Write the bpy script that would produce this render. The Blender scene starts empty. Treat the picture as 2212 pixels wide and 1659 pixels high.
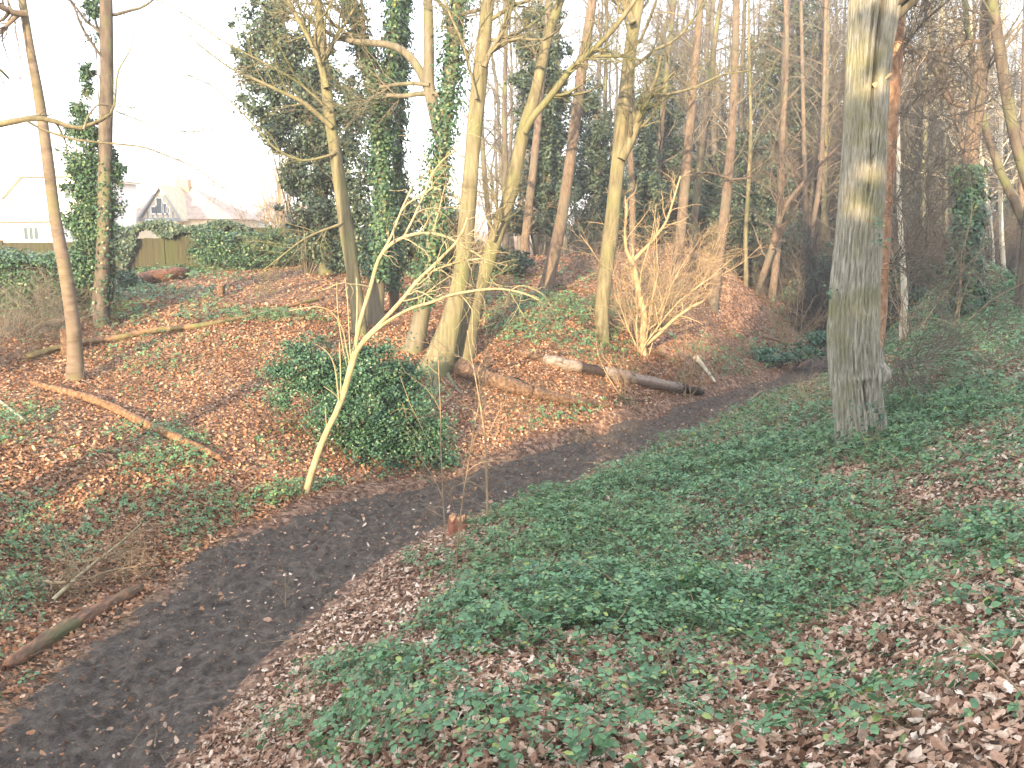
import bpy, math, numpy as np
from mathutils import Vector
rng = np.random.default_rng(7)
R_ = math.radians
SC = bpy.context.scene
COL = SC.collection

# ------------------------------------------------------------------ camera, world, sun, exposure
EYE = np.array([0.0, 0.0, 4.0]); PITCH = R_(10.0); FPX = 1916.0
cam = bpy.data.cameras.new('camera'); camo = bpy.data.objects.new('camera', cam); COL.objects.link(camo)
camo.location = EYE; camo.rotation_euler = (R_(90) - PITCH, 0, 0)
cam.sensor_width = 36; cam.lens = 36 * FPX / 2212; cam.clip_end = 900; cam.clip_start = 0.05
SC.camera = camo

SUN_EL, SUN_AZ = R_(13.0), R_(-17.0)      # azimuth: where the sun stands, measured from straight behind the camera, negative = left
sdir = np.array([math.sin(SUN_AZ) * math.cos(SUN_EL), -math.cos(SUN_AZ) * math.cos(SUN_EL), math.sin(SUN_EL)])
world = bpy.data.worlds.new('World'); SC.world = world; world.use_nodes = True
nt = world.node_tree; nt.nodes.clear()
sky = nt.nodes.new('ShaderNodeTexSky'); sky.sky_type = 'NISHITA'; sky.sun_disc = False
sky.sun_elevation = SUN_EL; sky.sun_rotation = math.atan2(sdir[0], sdir[1]); sky.dust_density = 2.0
bgn = nt.nodes.new('ShaderNodeBackground'); bgn.inputs[1].default_value = 0.15
mx = nt.nodes.new('ShaderNodeMixRGB'); mx.inputs[0].default_value = 0.55; mx.inputs[2].default_value = (6.6, 6.7, 7.1, 1)   # thin bright cloud veil
wo = nt.nodes.new('ShaderNodeOutputWorld')
nt.links.new(sky.outputs[0], mx.inputs[1]); nt.links.new(mx.outputs[0], bgn.inputs[0]); nt.links.new(bgn.outputs[0], wo.inputs[0])
sl = bpy.data.lights.new('sun', 'SUN'); sl.energy = 4.4; sl.angle = R_(0.6); sl.color = (1.0, 0.735, 0.44)
so = bpy.data.objects.new('sun', sl); COL.objects.link(so)
so.rotation_euler = Vector(sdir).to_track_quat('Z', 'Y').to_euler(); so.location = (0, -5, 30)
SC.view_settings.view_transform = 'Standard'; SC.view_settings.look = 'None'; SC.view_settings.gamma = 1
SC.view_settings.exposure = 2.22
SC.render.engine = 'CYCLES'
SC.cycles.max_bounces = 5; SC.cycles.diffuse_bounces = 3; SC.cycles.transparent_max_bounces = 4
SC.cycles.use_denoising = True

# ------------------------------------------------------------------ projection helpers
cp, sp = math.cos(PITCH), math.sin(PITCH)
def ray(px, py):
    px = np.asarray(px, float); py = np.asarray(py, float)
    cx = (px - 1106) / FPX; cy = -(py - 829.5) / FPX
    return np.stack([cx, cp + cy * sp, -sp + cy * cp], -1)
def at(px, py, Y):
    d = ray(px, py); return EYE + d * (np.asarray(Y, float) / d[..., 1])[..., None]
def proj(P):
    q = P - EYE; dep = q[..., 1] * cp - q[..., 2] * sp; dep = np.maximum(dep, .01)
    return 1106 + FPX * q[..., 0] / dep, 829.5 - FPX * (q[..., 1] * sp + q[..., 2] * cp) / dep, dep
def pxm(Y, py=600):                       # metres per picture pixel at distance Y
    d = ray(1106, py); return Y / d[1] / FPX
def atz(px, py, z):
    d = ray(px, py); t = (z - EYE[2]) / d[..., 2]; return EYE + d * t[..., None]

# ------------------------------------------------------------------ terrain
Ledge = [(-260, 1750), (0, 1555), (150, 1430), (330, 1290), (470, 1190), (640, 1118), (850, 1065), (1000, 1030), (1130, 985), (1250, 955), (1400, 905), (1500, 866), (1600, 836), (1680, 816)]
Redge = [(250, 1800), (385, 1640), (440, 1560), (560, 1430), (700, 1300), (850, 1190), (1000, 1110), (1170, 1060), (1300, 1003), (1450, 950), (1560, 895), (1650, 850), (1720, 826)]
LW = atz(*np.array(Ledge, float).T, 0.0)[:, :2]; RW = atz(*np.array(Redge, float).T, 0.0)[:, :2]
LW = np.vstack([LW[0] + (LW[0] - LW[1]) * 3, LW, [8.4, 25.6], [11.5, 31.5], [15.3, 38.6], [22, 50]])
RW = np.vstack([RW[0] + (RW[0] - RW[1]) * 3, RW, [9.4, 24.8], [12.8, 30.6], [16.6, 37.4], [23.5, 49]])
def resamp(P, n):
    P = np.asarray(P, float); s = np.r_[0, np.cumsum(np.linalg.norm(np.diff(P, axis=0), axis=1))]
    t = np.linspace(0, s[-1], n); return np.stack([np.interp(t, s, P[:, i]) for i in range(P.shape[1])], 1)
def smooth(P, k=3):
    P = P.copy()
    for _ in range(k): P[1:-1] = P[1:-1] * .5 + (P[:-2] + P[2:]) * .25
    return P
Lr = smooth(resamp(LW, 60), 3); Rr = smooth(resamp(RW, 60), 3)
ctrl = [(*p, -0.02) for p in Lr[::2]] + [(*p, 0.0) for p in Rr[::2]]
def cp_px(px, py, Y): ctrl.append(tuple(at(px, py, Y)))
for a in [(0, 1200, 9.9), (100, 1000, 11.9), (100, 830, 16), (-150, 850, 15), (-200, 1150, 9.5), (165, 815, 16.4), (250, 650, 22), (330, 880, 14.8), (400, 592, 29), (150, 600, 28), (0, 620, 25), (-200, 640, 22),
          (700, 578, 29), (600, 900, 14.9), (500, 750, 18), (600, 650, 22.3), (300, 1080, 11.6), (945, 805, 18.4), (775, 700, 20.5), (830, 700, 20.8), (900, 765, 19.2), (830, 1040, 13.5), (700, 950, 14.6),
          (1180, 628, 24.5), (1050, 720, 20.5), (1303, 730, 20.6), (1200, 760, 19.6), (1310, 882, 18.0), (1150, 860, 17.2), (1452, 650, 24.8), (1540, 650, 28), (1400, 542, 29.5), (1250, 555, 30), (1100, 560, 31), (900, 565, 30),
          (1600, 620, 31.5), (1665, 645, 34.5), (1500, 780, 22.4), (1620, 740, 26.8), (1700, 690, 32), (1790, 640, 44)]: cp_px(*a)
for a in [(1862, 960, 12.2), (2212, 1000, 9.0), (2212, 800, 14.5), (2212, 680, 20), (2212, 605, 25), (2300, 590, 27), (2400, 700, 19), (2212, 1250, 5.5), (2212, 1450, 3.6), (2212, 900, 11.6), (1862, 1100, 9.3), (1862, 1300, 6.3), (1862, 1500, 4.2), (1862, 1659, 3.1),
          (1106, 1659, 3.9), (1106, 1450, 5.3), (1106, 1250, 7.9), (1106, 1150, 10.1), (1400, 1300, 7.0), (1500, 1100, 10.3), (700, 1659, 4.6), (1600, 960, 14.4), (1700, 885, 16.8), (1770, 835, 19.2), (1950, 750, 19), (1920, 810, 15.8), (2050, 690, 21.5), (2100, 650, 24), (2000, 1000, 10.3), (1400, 1150, 9.7),
          (1330, 548, 28.5), (1480, 562, 28.3), (1560, 592, 29), (1400, 620, 25.5), (1250, 600, 26), (2500, 900, 12), (2500, 1300, 5)]: cp_px(*a)
ctrl += [(4.5, 36, 2.3), (8, 38, 1.6), (0, 37, 2.5)]
# right bank: rises from the path edge up to the photographer's side
dR = np.gradient(Rr, axis=0); nR = np.stack([dR[:, 1], -dR[:, 0]], 1); nR /= np.linalg.norm(nR, axis=1)[:, None]
for i in range(2, 52, 4):
    y = Rr[i, 1]
    if 2 < y < 25: continue
    for s, z in ((1.0, .22), (2.4, .75), (3.9, 1.35), (5.6, 2.25), (8.0, 3.0), (12, 3.7), (20, 4.2)):
        k = 1.0 if y < 20 else .8
        p = Rr[i] + nR[i] * s; ctrl.append((p[0], p[1], z * k))
for p in [(-60, 60, 2.3), (-30, 50, 2.3), (-45, 20, 2), (-60, -10, 2), (0, 60, 2.4), (40, 90, 2.2), (-40, 110, 2.2), (60, 50, 3.2), (50, 10, 4), (30, -25, 4.2), (0, -22, 3.6), (-25, -22, 2.6), (0, 110, 2), (100, 110, 2.5), (25, 60, 1.2), (-18, 32, 2.3), (-8, 36, 2.4), (-12, 75, 2.2), (-30, 75, 2.2)]: ctrl.append(p)
ctrl = np.array(ctrl)
def kern(d2): return -np.sqrt(d2 + 1.2)
_A = kern(((ctrl[:, None, :2] - ctrl[None, :, :2]) ** 2).sum(-1)); _n = len(ctrl)
_A += np.eye(_n) * -0.02
_M = np.zeros((_n + 3, _n + 3)); _M[:_n, :_n] = _A; _M[:_n, _n] = 1; _M[:_n, _n + 1:] = ctrl[:, :2]; _M[_n:, :_n] = _M[:_n, _n:].T
_w = np.linalg.solve(_M, np.r_[ctrl[:, 2], 0, 0, 0])
_K = [(rng.normal(size=2), rng.uniform(0, 6.28)) for _ in range(16)]
def waves(x, y, f):
    s = 0
    for i, (k, ph) in enumerate(_K):
        k = k / np.linalg.norm(k); g = f * (1 + .35 * i); s = s + np.sin(g * (k[0] * x + k[1] * y) + ph + .8 * np.sin(g * .6 * (k[1] * x - k[0] * y))) / (1 + .35 * i)
    return s / 3.2
_tab = np.random.default_rng(3).uniform(-1, 1, (256, 256))
def vn(x, y, f):
    x = np.asarray(x, float) * f; y = np.asarray(y, float) * f; a = .8 * x + .6 * y; b = -.6 * x + .8 * y; i = np.floor(a).astype(int); j = np.floor(b).astype(int); u = a - i; v = b - j; u = u * u * (3 - 2 * u); v = v * v * (3 - 2 * v)
    t = lambda p, q: _tab[p & 255, q & 255]
    return (t(i, j) * (1 - u) + t(i + 1, j) * u) * (1 - v) + (t(i, j + 1) * (1 - u) + t(i + 1, j + 1) * u) * v
def h(x, y):
    x = np.asarray(x, float); y = np.asarray(y, float); sh = np.broadcast(x, y).shape
    x = np.broadcast_to(x, sh).ravel(); y = np.broadcast_to(y, sh).ravel(); out = np.empty(x.size)
    for i in range(0, x.size, 20000):
        a, b = x[i:i + 20000], y[i:i + 20000]
        ac, bc = np.clip(a, -70, 100), np.clip(b, -30, 120)
        d2 = (ac[:, None] - ctrl[None, :, 0]) ** 2 + (bc[:, None] - ctrl[None, :, 1]) ** 2
        out[i:i + 20000] = kern(d2) @ _w[:_n] + _w[_n] + _w[_n + 1] * ac + _w[_n + 2] * bc + .045 * waves(a, b, .9) + .035 * vn(a, b, 1.3) + .018 * vn(a, b, 3.3)
    return out.reshape(sh)
def hs(x, y): return float(h(np.array([x]), np.array([y]))[0])
def ground(px, py, y0=2.0, y1=120):       # where a sight line meets the ground
    Y = np.r_[np.arange(y0, 45, .05), np.arange(45, y1, .5)]; P = at(np.full(Y.shape, px), np.full(Y.shape, py), Y)
    below = P[:, 2] < h(P[:, 0], P[:, 1])
    i = np.argmax(below) if below.any() else len(Y) - 1
    p = P[i].copy(); p[2] = hs(p[0], p[1]); return p

# ------------------------------------------------------------------ geometry builder
class Geo:
    def __init__(s): s.v = []; s.l = []; s.z = []; s.n = 0
    def add(s, V, loops, sizes):
        V = np.asarray(V, float).reshape(-1, 3); s.v.append(V); s.l.append(np.asarray(loops, np.int64).ravel() + s.n); s.z.append(np.asarray(sizes, np.int64)); s.n += len(V)
    def tubes(s, P, R, sides=3, rad=None, caps=False):
        P = np.asarray(P, float); R = np.asarray(R, float)
        if P.ndim == 2: P = P[None]; R = R[None]
        M, K, _ = P.shape
        if M == 0: return
        T = np.gradient(P, axis=1); T /= np.linalg.norm(T, axis=2, keepdims=True) + 1e-9
        mean = T.mean(1); ref = np.where((np.abs(mean[:, 0]) < .8)[:, None], np.array([1., 0, 0]), np.array([0, 1., 0]))[:, None]
        U = ref - T * (T * ref).sum(2, keepdims=True); U /= np.linalg.norm(U, axis=2, keepdims=True) + 1e-9; W = np.cross(T, U)
        th = np.arange(sides) * 2 * np.pi / sides; rr = R[:, :, None] * (np.ones((M, K, sides)) if rad is None else rad)
        V = P[:, :, None] + rr[..., None] * (np.cos(th)[None, None, :, None] * U[:, :, None] + np.sin(th)[None, None, :, None] * W[:, :, None])
        idx = np.arange(M * K * sides).reshape(M, K, sides); a = idx[:, :-1]; b = idx[:, 1:]
        q = np.stack([a, np.roll(a, -1, 2), np.roll(b, -1, 2), b], -1).reshape(-1)
        L = [q]; Z = [np.full(len(q) // 4, 4)]
        if caps:
            for m in range(M): L += [idx[m, 0][::-1], idx[m, -1]]; Z += [[sides], [sides]]
        s.add(V, np.concatenate(L), np.concatenate(Z))
    def leaves(s, tmpl, faces, pos, nrm, size, spin=None, aspect=None):
        M = len(pos)
        if M == 0: return
        nrm = nrm / (np.linalg.norm(nrm, axis=1, keepdims=True) + 1e-9)
        r = rng.normal(size=(M, 3)) if spin is None else spin; t = r - nrm * (r * nrm).sum(1, keepdims=True); t /= np.linalg.norm(t, axis=1, keepdims=True) + 1e-9
        b = np.cross(nrm, t); T = np.asarray(tmpl, float)
        if T.ndim == 2: T = np.broadcast_to(T, (M, *T.shape))
        V = pos[:, None] + size[:, None, None] * (T[..., 0:1] * t[:, None] + T[..., 1:2] * b[:, None] + T[..., 2:3] * nrm[:, None])
        f = np.concatenate(faces); nv = T.shape[1]
        s.add(V, (f[None] + (np.arange(M) * nv)[:, None]).ravel(), np.tile([len(x) for x in faces], M))
    def box(s, x0, x1, y0, y1, z0, z1): s.hexa([(x0, y0, z0), (x1, y0, z0), (x1, y1, z0), (x0, y1, z0), (x0, y0, z1), (x1, y0, z1), (x1, y1, z1), (x0, y1, z1)])
    def hexa(s, V): s.add(V, [0, 3, 2, 1, 4, 5, 6, 7, 0, 1, 5, 4, 1, 2, 6, 5, 2, 3, 7, 6, 3, 0, 4, 7], [4] * 6)
    def copyof(s, g, Ms):                # Ms: list of (rotz, scale, loc)
        V, L, Z = g.arrays()
        for rz, sc, loc in Ms:
            c, n = math.cos(rz) * sc, math.sin(rz) * sc
            W = np.stack([V[:, 0] * c - V[:, 1] * n, V[:, 0] * n + V[:, 1] * c, V[:, 2] * sc], 1) + loc; s.add(W, L, Z)
    def arrays(s): return np.concatenate(s.v), np.concatenate(s.l), np.concatenate(s.z)
def setp(o, label=None, cat=None, group=None, kind=None):
    for k, v in (('label', label), ('category', cat), ('group', group), ('kind', kind)):
        if v: o[k] = v
    return o
def mk(name, g, mat, parent=None, origin=None, smooth=True, mesh_only=False):
    V, L, Z = g.arrays()
    org = np.array(parent['_loc']) if parent is not None else (np.zeros(3) if origin is None else np.asarray(origin, float))
    me = bpy.data.meshes.new(name); me.vertices.add(len(V)); me.vertices.foreach_set('co', (V - org).astype(np.float32).ravel())
    me.loops.add(len(L)); me.loops.foreach_set('vertex_index', L.astype(np.int32))
    me.polygons.add(len(Z)); me.polygons.foreach_set('loop_start', np.r_[0, np.cumsum(Z)[:-1]].astype(np.int32))
    me.polygons.foreach_set('use_smooth', np.full(len(Z), smooth)); me.update(calc_edges=True); me.validate()
    for m in (mat if isinstance(mat, (list, tuple)) else [mat]): me.materials.append(m)
    if mesh_only: return me
    o = bpy.data.objects.new(name, me); COL.objects.link(o)
    if parent is not None: o.parent = parent
    else: o.location = org
    return o
def thing(name, label, cat, loc, group=None):
    o = bpy.data.objects.new(name, None); COL.objects.link(o); o.location = [float(c) for c in loc]; o['_loc'] = [float(c) for c in loc]
    o.empty_display_size = .2; return setp(o, label, cat, group)
def sub(name, g, mat, part, **k):
    part['_loc'] = list(TLOC[part.name]) if part.name in TLOC else [0, 0, 0]; return mk(name, g, mat, part, **k)
TLOC = {}

# ------------------------------------------------------------------ materials
def newmat(name):
    m = bpy.data.materials.new(name); m.use_nodes = True; t = m.node_tree; b = t.nodes['Principled BSDF']; b.inputs['Specular IOR Level'].default_value = .25; return m, t, b
def N(t, typ, **k):
    n = t.nodes.new('ShaderNode' + typ)
    for a, v in k.items():
        if isinstance(a, str) and hasattr(n, a): setattr(n, a, v)
    return n
def ramp(t, fac, stops, interp='LINEAR'):
    r = t.nodes.new('ShaderNodeValToRGB'); e = r.color_ramp.elements; r.color_ramp.interpolation = interp
    while len(e) < len(stops): e.new(.5)
    for i, (p, c) in enumerate(stops): e[i].position = p; e[i].color = (*c, 1)
    t.links.new(fac, r.inputs[0]); return r
def noise(t, scale, detail=5, rough=.6, vec=None, sc=None, dist=0):
    n = t.nodes.new('ShaderNodeTexNoise'); n.inputs['Scale'].default_value = scale; n.inputs['Detail'].default_value = detail; n.inputs['Roughness'].default_value = rough; n.inputs['Distortion'].default_value = dist
    tc = t.nodes.new('ShaderNodeTexCoord')
    if sc:
        mp = t.nodes.new('ShaderNodeMapping'); mp.inputs['Scale'].default_value = sc; t.links.new(tc.outputs['Object'], mp.inputs[0]); t.links.new(mp.outputs[0], n.inputs['Vector'])
    else: t.links.new(tc.outputs['Object'], n.inputs['Vector'])
    return n
def bump(t, b, fac, strength, dist, prev=None):
    n = t.nodes.new('ShaderNodeBump'); n.inputs['Strength'].default_value = strength; n.inputs['Distance'].default_value = dist; t.links.new(fac, n.inputs['Height'])
    if prev: t.links.new(prev.outputs[0], n.inputs['Normal'])
    t.links.new(n.outputs[0], b.inputs['Normal']); return n
def mixc(t, fac, a, b, mode='MIX'):
    m = t.nodes.new('ShaderNodeMixRGB'); m.blend_type = mode
    for i, v in ((0, fac), (1, a), (2, b)):
        if isinstance(v, (int, float)): m.inputs[i].default_value = v
        elif isinstance(v, tuple): m.inputs[i].default_value = (*v, 1)
        else: t.links.new(v, m.inputs[i])
    return m.outputs[0]
def bark(name, cols, stretch=(9, 9, 1.6), sc=1.0, bs=.7, bd=.02, patch=None, rough=.85, patchthr=(.48, .62)):
    m, t, b = newmat(name); n = noise(t, sc, 7, .65, sc=stretch); r = ramp(t, n.outputs['Fac'], [(.28, cols[0]), (.5, cols[1]), (.74, cols[2])]); c = r.outputs[0]
    if patch:
        n2 = noise(t, 1.1, 4, .6); r2 = ramp(t, n2.outputs['Fac'], [(patchthr[0], (0, 0, 0)), (patchthr[1], (1, 1, 1))]); c = mixc(t, r2.outputs[0], c, mixc(t, .75, c, patch))
    t.links.new(c, b.inputs['Base Color']); b.inputs['Roughness'].default_value = rough; bp = bump(t, b, n.outputs['Fac'], bs, bd)
    n3 = noise(t, 38, 4, .7); bump(t, b, n3.outputs['Fac'], .35, .008, bp); return m
def leafmat(name, stops, rough=.5, trans=.25, spec=.3, tint=None, fine=0):
    m, t, b = newmat(name); g = t.nodes.new('ShaderNodeNewGeometry'); r = ramp(t, g.outputs['Random Per Island'], stops); c = r.outputs[0]
    n = noise(t, .55, 3, .5); c = mixc(t, ramp(t, n.outputs['Fac'], [(.35, (0, 0, 0)), (.7, (.55, .55, .55))]).outputs[0], c, tint or tuple(x * .6 for x in stops[1][1]))
    if fine: nf = noise(t, fine, 3, .6); c = mixc(t, .6, c, ramp(t, nf.outputs['Fac'], [(.3, (.45, .45, .45)), (.65, (1.25, 1.25, 1.25))]).outputs[0], 'MULTIPLY')
    t.links.new(c, b.inputs['Base Color']); b.inputs['Roughness'].default_value = rough; b.inputs['Specular IOR Level'].default_value = spec
    if trans:
        tr = t.nodes.new('ShaderNodeBsdfTranslucent'); t.links.new(c, tr.inputs[0]); mxs = t.nodes.new('ShaderNodeMixShader'); mxs.inputs[0].default_value = trans
        out = t.nodes['Material Output']; t.links.new(b.outputs[0], mxs.inputs[1]); t.links.new(tr.outputs[0], mxs.inputs[2]); t.links.new(mxs.outputs[0], out.inputs[0])
    return m
def plain(name, c, rough=.7, var=.25, scale=3):
    m, t, b = newmat(name); n = noise(t, scale, 5, .6); r = ramp(t, n.outputs['Fac'], [(.3, tuple(x * (1 - var) for x in c)), (.7, tuple(min(1, x * (1 + var)) for x in c))]); t.links.new(r.outputs[0], b.inputs['Base Color']); b.inputs['Roughness'].default_value = rough; return m
MHORN = bark('hornbeam_bark', [(.055, .05, .03), (.135, .122, .075), (.22, .20, .125)], (12, 12, 1.6), 1, .8, .02, (.12, .13, .055))
MGREY = bark('grey_bark', [(.055, .05, .037), (.12, .11, .08), (.19, .172, .13)], (7, 7, 1.0), 1, .6, .02, (.11, .12, .055))
MPINE = bark('pine_bark', [(.055, .044, .035), (.125, .095, .073), (.195, .15, .115)], (15, 15, 6), 1, 1, .03, (.11, .105, .08))
MDARK = bark('dark_bark', [(.035, .029, .024), (.085, .07, .056), (.14, .117, .093)], (8, 8, 2), 1, .7, .02, (.12, .14, .06))
MCHERRY = bark('banded_bark', [(.06, .046, .034), (.125, .098, .073), (.19, .152, .115)], (3, 3, 9), 1, .5, .015, (.13, .12, .06))
MOAK = bark('fissured_bark', [(.08, .075, .056), (.28, .268, .215), (.52, .505, .435)], (34, 34, 3.4), 1, 1, .06, (.20, .20, .10))
MSAP = bark('pale_sapling_bark', [(.15, .12, .07), (.31, .26, .16), (.42, .36, .24)], (14, 14, 5), 1.5, .8, .012, (.26, .235, .12))
MTWT = bark('tan_twig', [(.15, .11, .065), (.26, .195, .12), (.35, .27, .17)], (5, 5, 5), 1, .2, .004)
MTWG = bark('grey_twig', [(.08, .07, .055), (.14, .122, .095), (.20, .178, .14)], (5, 5, 5), 1, .2, .004)
MPALE = bark('pale_stem', [(.25, .23, .18), (.42, .39, .31), (.55, .5, .4)], (5, 5, 5), 1, .2, .004)
MROT = bark('rotten_wood', [(.03, .02, .014), (.12, .075, .048), (.28, .19, .125)], (18, 5, 18), 1, 1.0, .04)
MROTD = bark('dark_rotten_wood', [(.035, .025, .02), (.13, .075, .05), (.30, .15, .08)], (18, 5, 18), 1, 1.0, .03, (.07, .09, .04))
MIVY = leafmat('ivy_leaves', [(0, (.022, .06, .03)), (.5, (.05, .115, .06)), (.92, (.09, .17, .08)), (1, (.2, .26, .07))], .4, .15, .4)
MIVYD = leafmat('evergreen_leaves', [(0, (.022, .045, .032)), (.6, (.06, .10, .065)), (.95, (.10, .15, .085)), (1, (.18, .2, .10))], .45, .12, .4)
MBRAM = leafmat('bramble_leaves', [(0, (.035, .08, .042)), (.45, (.09, .20, .105)), (.9, (.15, .29, .14)), (1, (.32, .36, .09))], .48, .25, .35, (.11, .20, .075), 40)
MHOLLY = leafmat('holly_leaves', [(0, (.02, .058, .035)), (.5, (.046, .12, .072)), (.95, (.08, .18, .09)), (1, (.15, .22, .06))], .42, .12, .45)
MDEAD = leafmat('dead_leaves', [(0, (.06, .034, .02)), (.2, (.20, .11, .068)), (.42, (.40, .245, .165)), (.75, (.57, .42, .31)), (1, (.77, .67, .56))], .7, .2, .2, (.26, .16, .11), 60)
MDEADL = leafmat('beech_leaves', [(0, (.07, .035, .02)), (.3, (.25, .125, .068)), (.6, (.38, .205, .115)), (.88, (.50, .315, .20)), (1, (.64, .50, .37))], .75, .15, .15, (.17, .085, .045), 60)
def ground_mat():
    m, t, b = newmat('woodland_floor'); v = t.nodes.new('ShaderNodeTexVoronoi'); v.inputs['Scale'].default_value = 19; v.inputs['Randomness'].default_value = 1
    tc = t.nodes.new('ShaderNodeTexCoord'); n0 = noise(t, 24, 4, .7); mp = mixc(t, .16, tc.outputs['Object'], n0.outputs['Color'], 'ADD'); t.links.new(mp, v.inputs['Vector'])
    s = t.nodes.new('ShaderNodeSeparateColor'); t.links.new(v.outputs['Color'], s.inputs[0])
    r = ramp(t, s.outputs[0], [(0, (.06, .036, .026)), (.4, (.17, .10, .07)), (.75, (.30, .18, .12)), (1, (.46, .32, .23))])
    n1 = noise(t, .35, 4, .6); g = ramp(t, n1.outputs['Fac'], [(.5, (0, 0, 0)), (.68, (1, 1, 1))]); c = mixc(t, g.outputs[0], r.outputs[0], mixc(t, .55, r.outputs[0], (.06, .075, .035)))
    n2 = noise(t, 1.3, 5, .65); g2 = ramp(t, n2.outputs['Fac'], [(.56, (0, 0, 0)), (.7, (.8, .8, .8))]); c = mixc(t, g2.outputs[0], c, (.075, .052, .038))
    t.links.new(c, b.inputs['Base Color']); b.inputs['Roughness'].default_value = .9; bp = bump(t, b, v.outputs['Distance'], .7, .04); n4 = noise(t, 45, 4, .6); bump(t, b, n4.outputs['Fac'], 1, .04, bp); return m
def mud_mat():
    m, t, b = newmat('trodden_mud'); n = noise(t, 9, 9, .75, dist=.5); r = ramp(t, n.outputs['Fac'], [(.34, (.030, .023, .018)), (.5, (.085, .067, .053)), (.68, (.19, .155, .125))])
    n1 = noise(t, 26, 5, .7); c = mixc(t, ramp(t, n1.outputs['Fac'], [(.6, (0, 0, 0)), (.72, (.6, .6, .6))]).outputs[0], r.outputs[0], (.15, .115, .09)); t.links.new(c, b.inputs['Base Color'])
    rr = ramp(t, n.outputs['Fac'], [(.35, (.5, .5, .5)), (.6, (.85, .85, .85))]); t.links.new(rr.outputs[0], b.inputs['Roughness'])
    n2 = noise(t, 9, 6, .65, dist=.6); bp = bump(t, b, n2.outputs['Fac'], 1, .12); bump(t, b, n1.outputs['Fac'], 1, .05, bp); b.inputs['Specular IOR Level'].default_value = .4; return m
MGROUND = ground_mat(); MMUD = mud_mat()

# ------------------------------------------------------------------ ground and path
def axis(lo, hi, d0, c, dense):
    def side(L):
        out = [0.]; 
        while out[-1] < L: out.append(out[-1] + (d0 if out[-1] < dense else d0 + (out[-1] - dense) * .09))
        return np.array(out)
    return np.r_[c - side(c - lo)[::-1][:-1], c + side(hi - c)]
xs = axis(-260, 300, .12, 1, 15); ys = axis(-150, 420, .12, 15, 17)
GX, GY = np.meshgrid(xs, ys); GZ = h(GX, GY)
_sel = (np.abs(GX) < 30) & (GY > -3) & (GY < 52); _m = (smooth(resamp(LW, 600), 12) + smooth(resamp(RW, 600), 12)) / 2; _q = np.c_[GX[_sel], GY[_sel]]; _w2 = np.linalg.norm(resamp(LW, 600) - resamp(RW, 600), axis=1) / 2
_d = np.concatenate([(np.sqrt(((_q[i:i + 20000, None] - _m[None]) ** 2).sum(-1)) / _w2[None]).min(1) for i in range(0, len(_q), 20000)]); GZ[_sel] -= .11 * np.clip((.84 - _d) / .16, 0, 1)
nx, ny = len(xs), len(ys)
idx = np.arange(nx * ny).reshape(ny, nx); g = Geo(); g.add(np.stack([GX, GY, GZ], -1), np.stack([idx[:-1, :-1], idx[:-1, 1:], idx[1:, 1:], idx[1:, :-1]], -1), np.full((nx - 1) * (ny - 1), 4))
setp(mk('ground', g, MGROUND), kind='structure')
NP, MP = 2400, 90
Lp = smooth(resamp(LW, NP), 150); Rp = smooth(resamp(RW, NP), 150)
u = np.linspace(0, 1, MP)[None, :]
wob = .05 * vn(Lp[:, :1], Lp[:, 1:], 2.0) + .05 * vn(Lp[:, :1], Lp[:, 1:], 7); wob2 = .05 * vn(Rp[:, 1:], Rp[:, :1], 2.0) + .05 * vn(Rp[:, 1:], Rp[:, :1], 7)
uu = -.06 + wob + u * (1.12 - wob + wob2)
PX = Lp[:, :1] * (1 - uu) + Rp[:, :1] * uu; PY = Lp[:, 1:] * (1 - uu) + Rp[:, 1:] * uu
cross = 1 - np.abs(2 * u - 1) ** 6
PZ = h(PX, PY) - .05 + .085 * cross + cross * (.030 * vn(PX, PY, 2.6) + .045 * np.maximum(vn(PX, PY, 5.3), -.4) + .040 * vn(PX, PY, 10.7) + .026 * vn(PX, PY, 19) - .045 * np.maximum(vn(PY, PX, 4.4) - .25, 0))
idx = np.arange(NP * MP).reshape(NP, MP); g = Geo(); g.add(np.stack([PX, PY, PZ], -1), np.stack([idx[:-1, :-1], idx[:-1, 1:], idx[1:, 1:], idx[1:, :-1]], -1)[..., ::1], np.full((NP - 1) * (MP - 1), 4))
setp(mk('path', g, MMUD), kind='structure')
_mid = (Lp + Rp) / 2; _hw = np.linalg.norm(Lp - Rp, axis=1) / 2
def on_path(x, y):
    out = np.empty(len(x)); m = _mid[::4]; w = _hw[::4]
    for i in range(0, len(x), 40000):
        d = np.sqrt((x[i:i + 40000, None] - m[None, :, 0]) ** 2 + (y[i:i + 40000, None] - m[None, :, 1]) ** 2) / w[None]; out[i:i + 40000] = d.min(1)
    return out                            # <1 on the path

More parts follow.
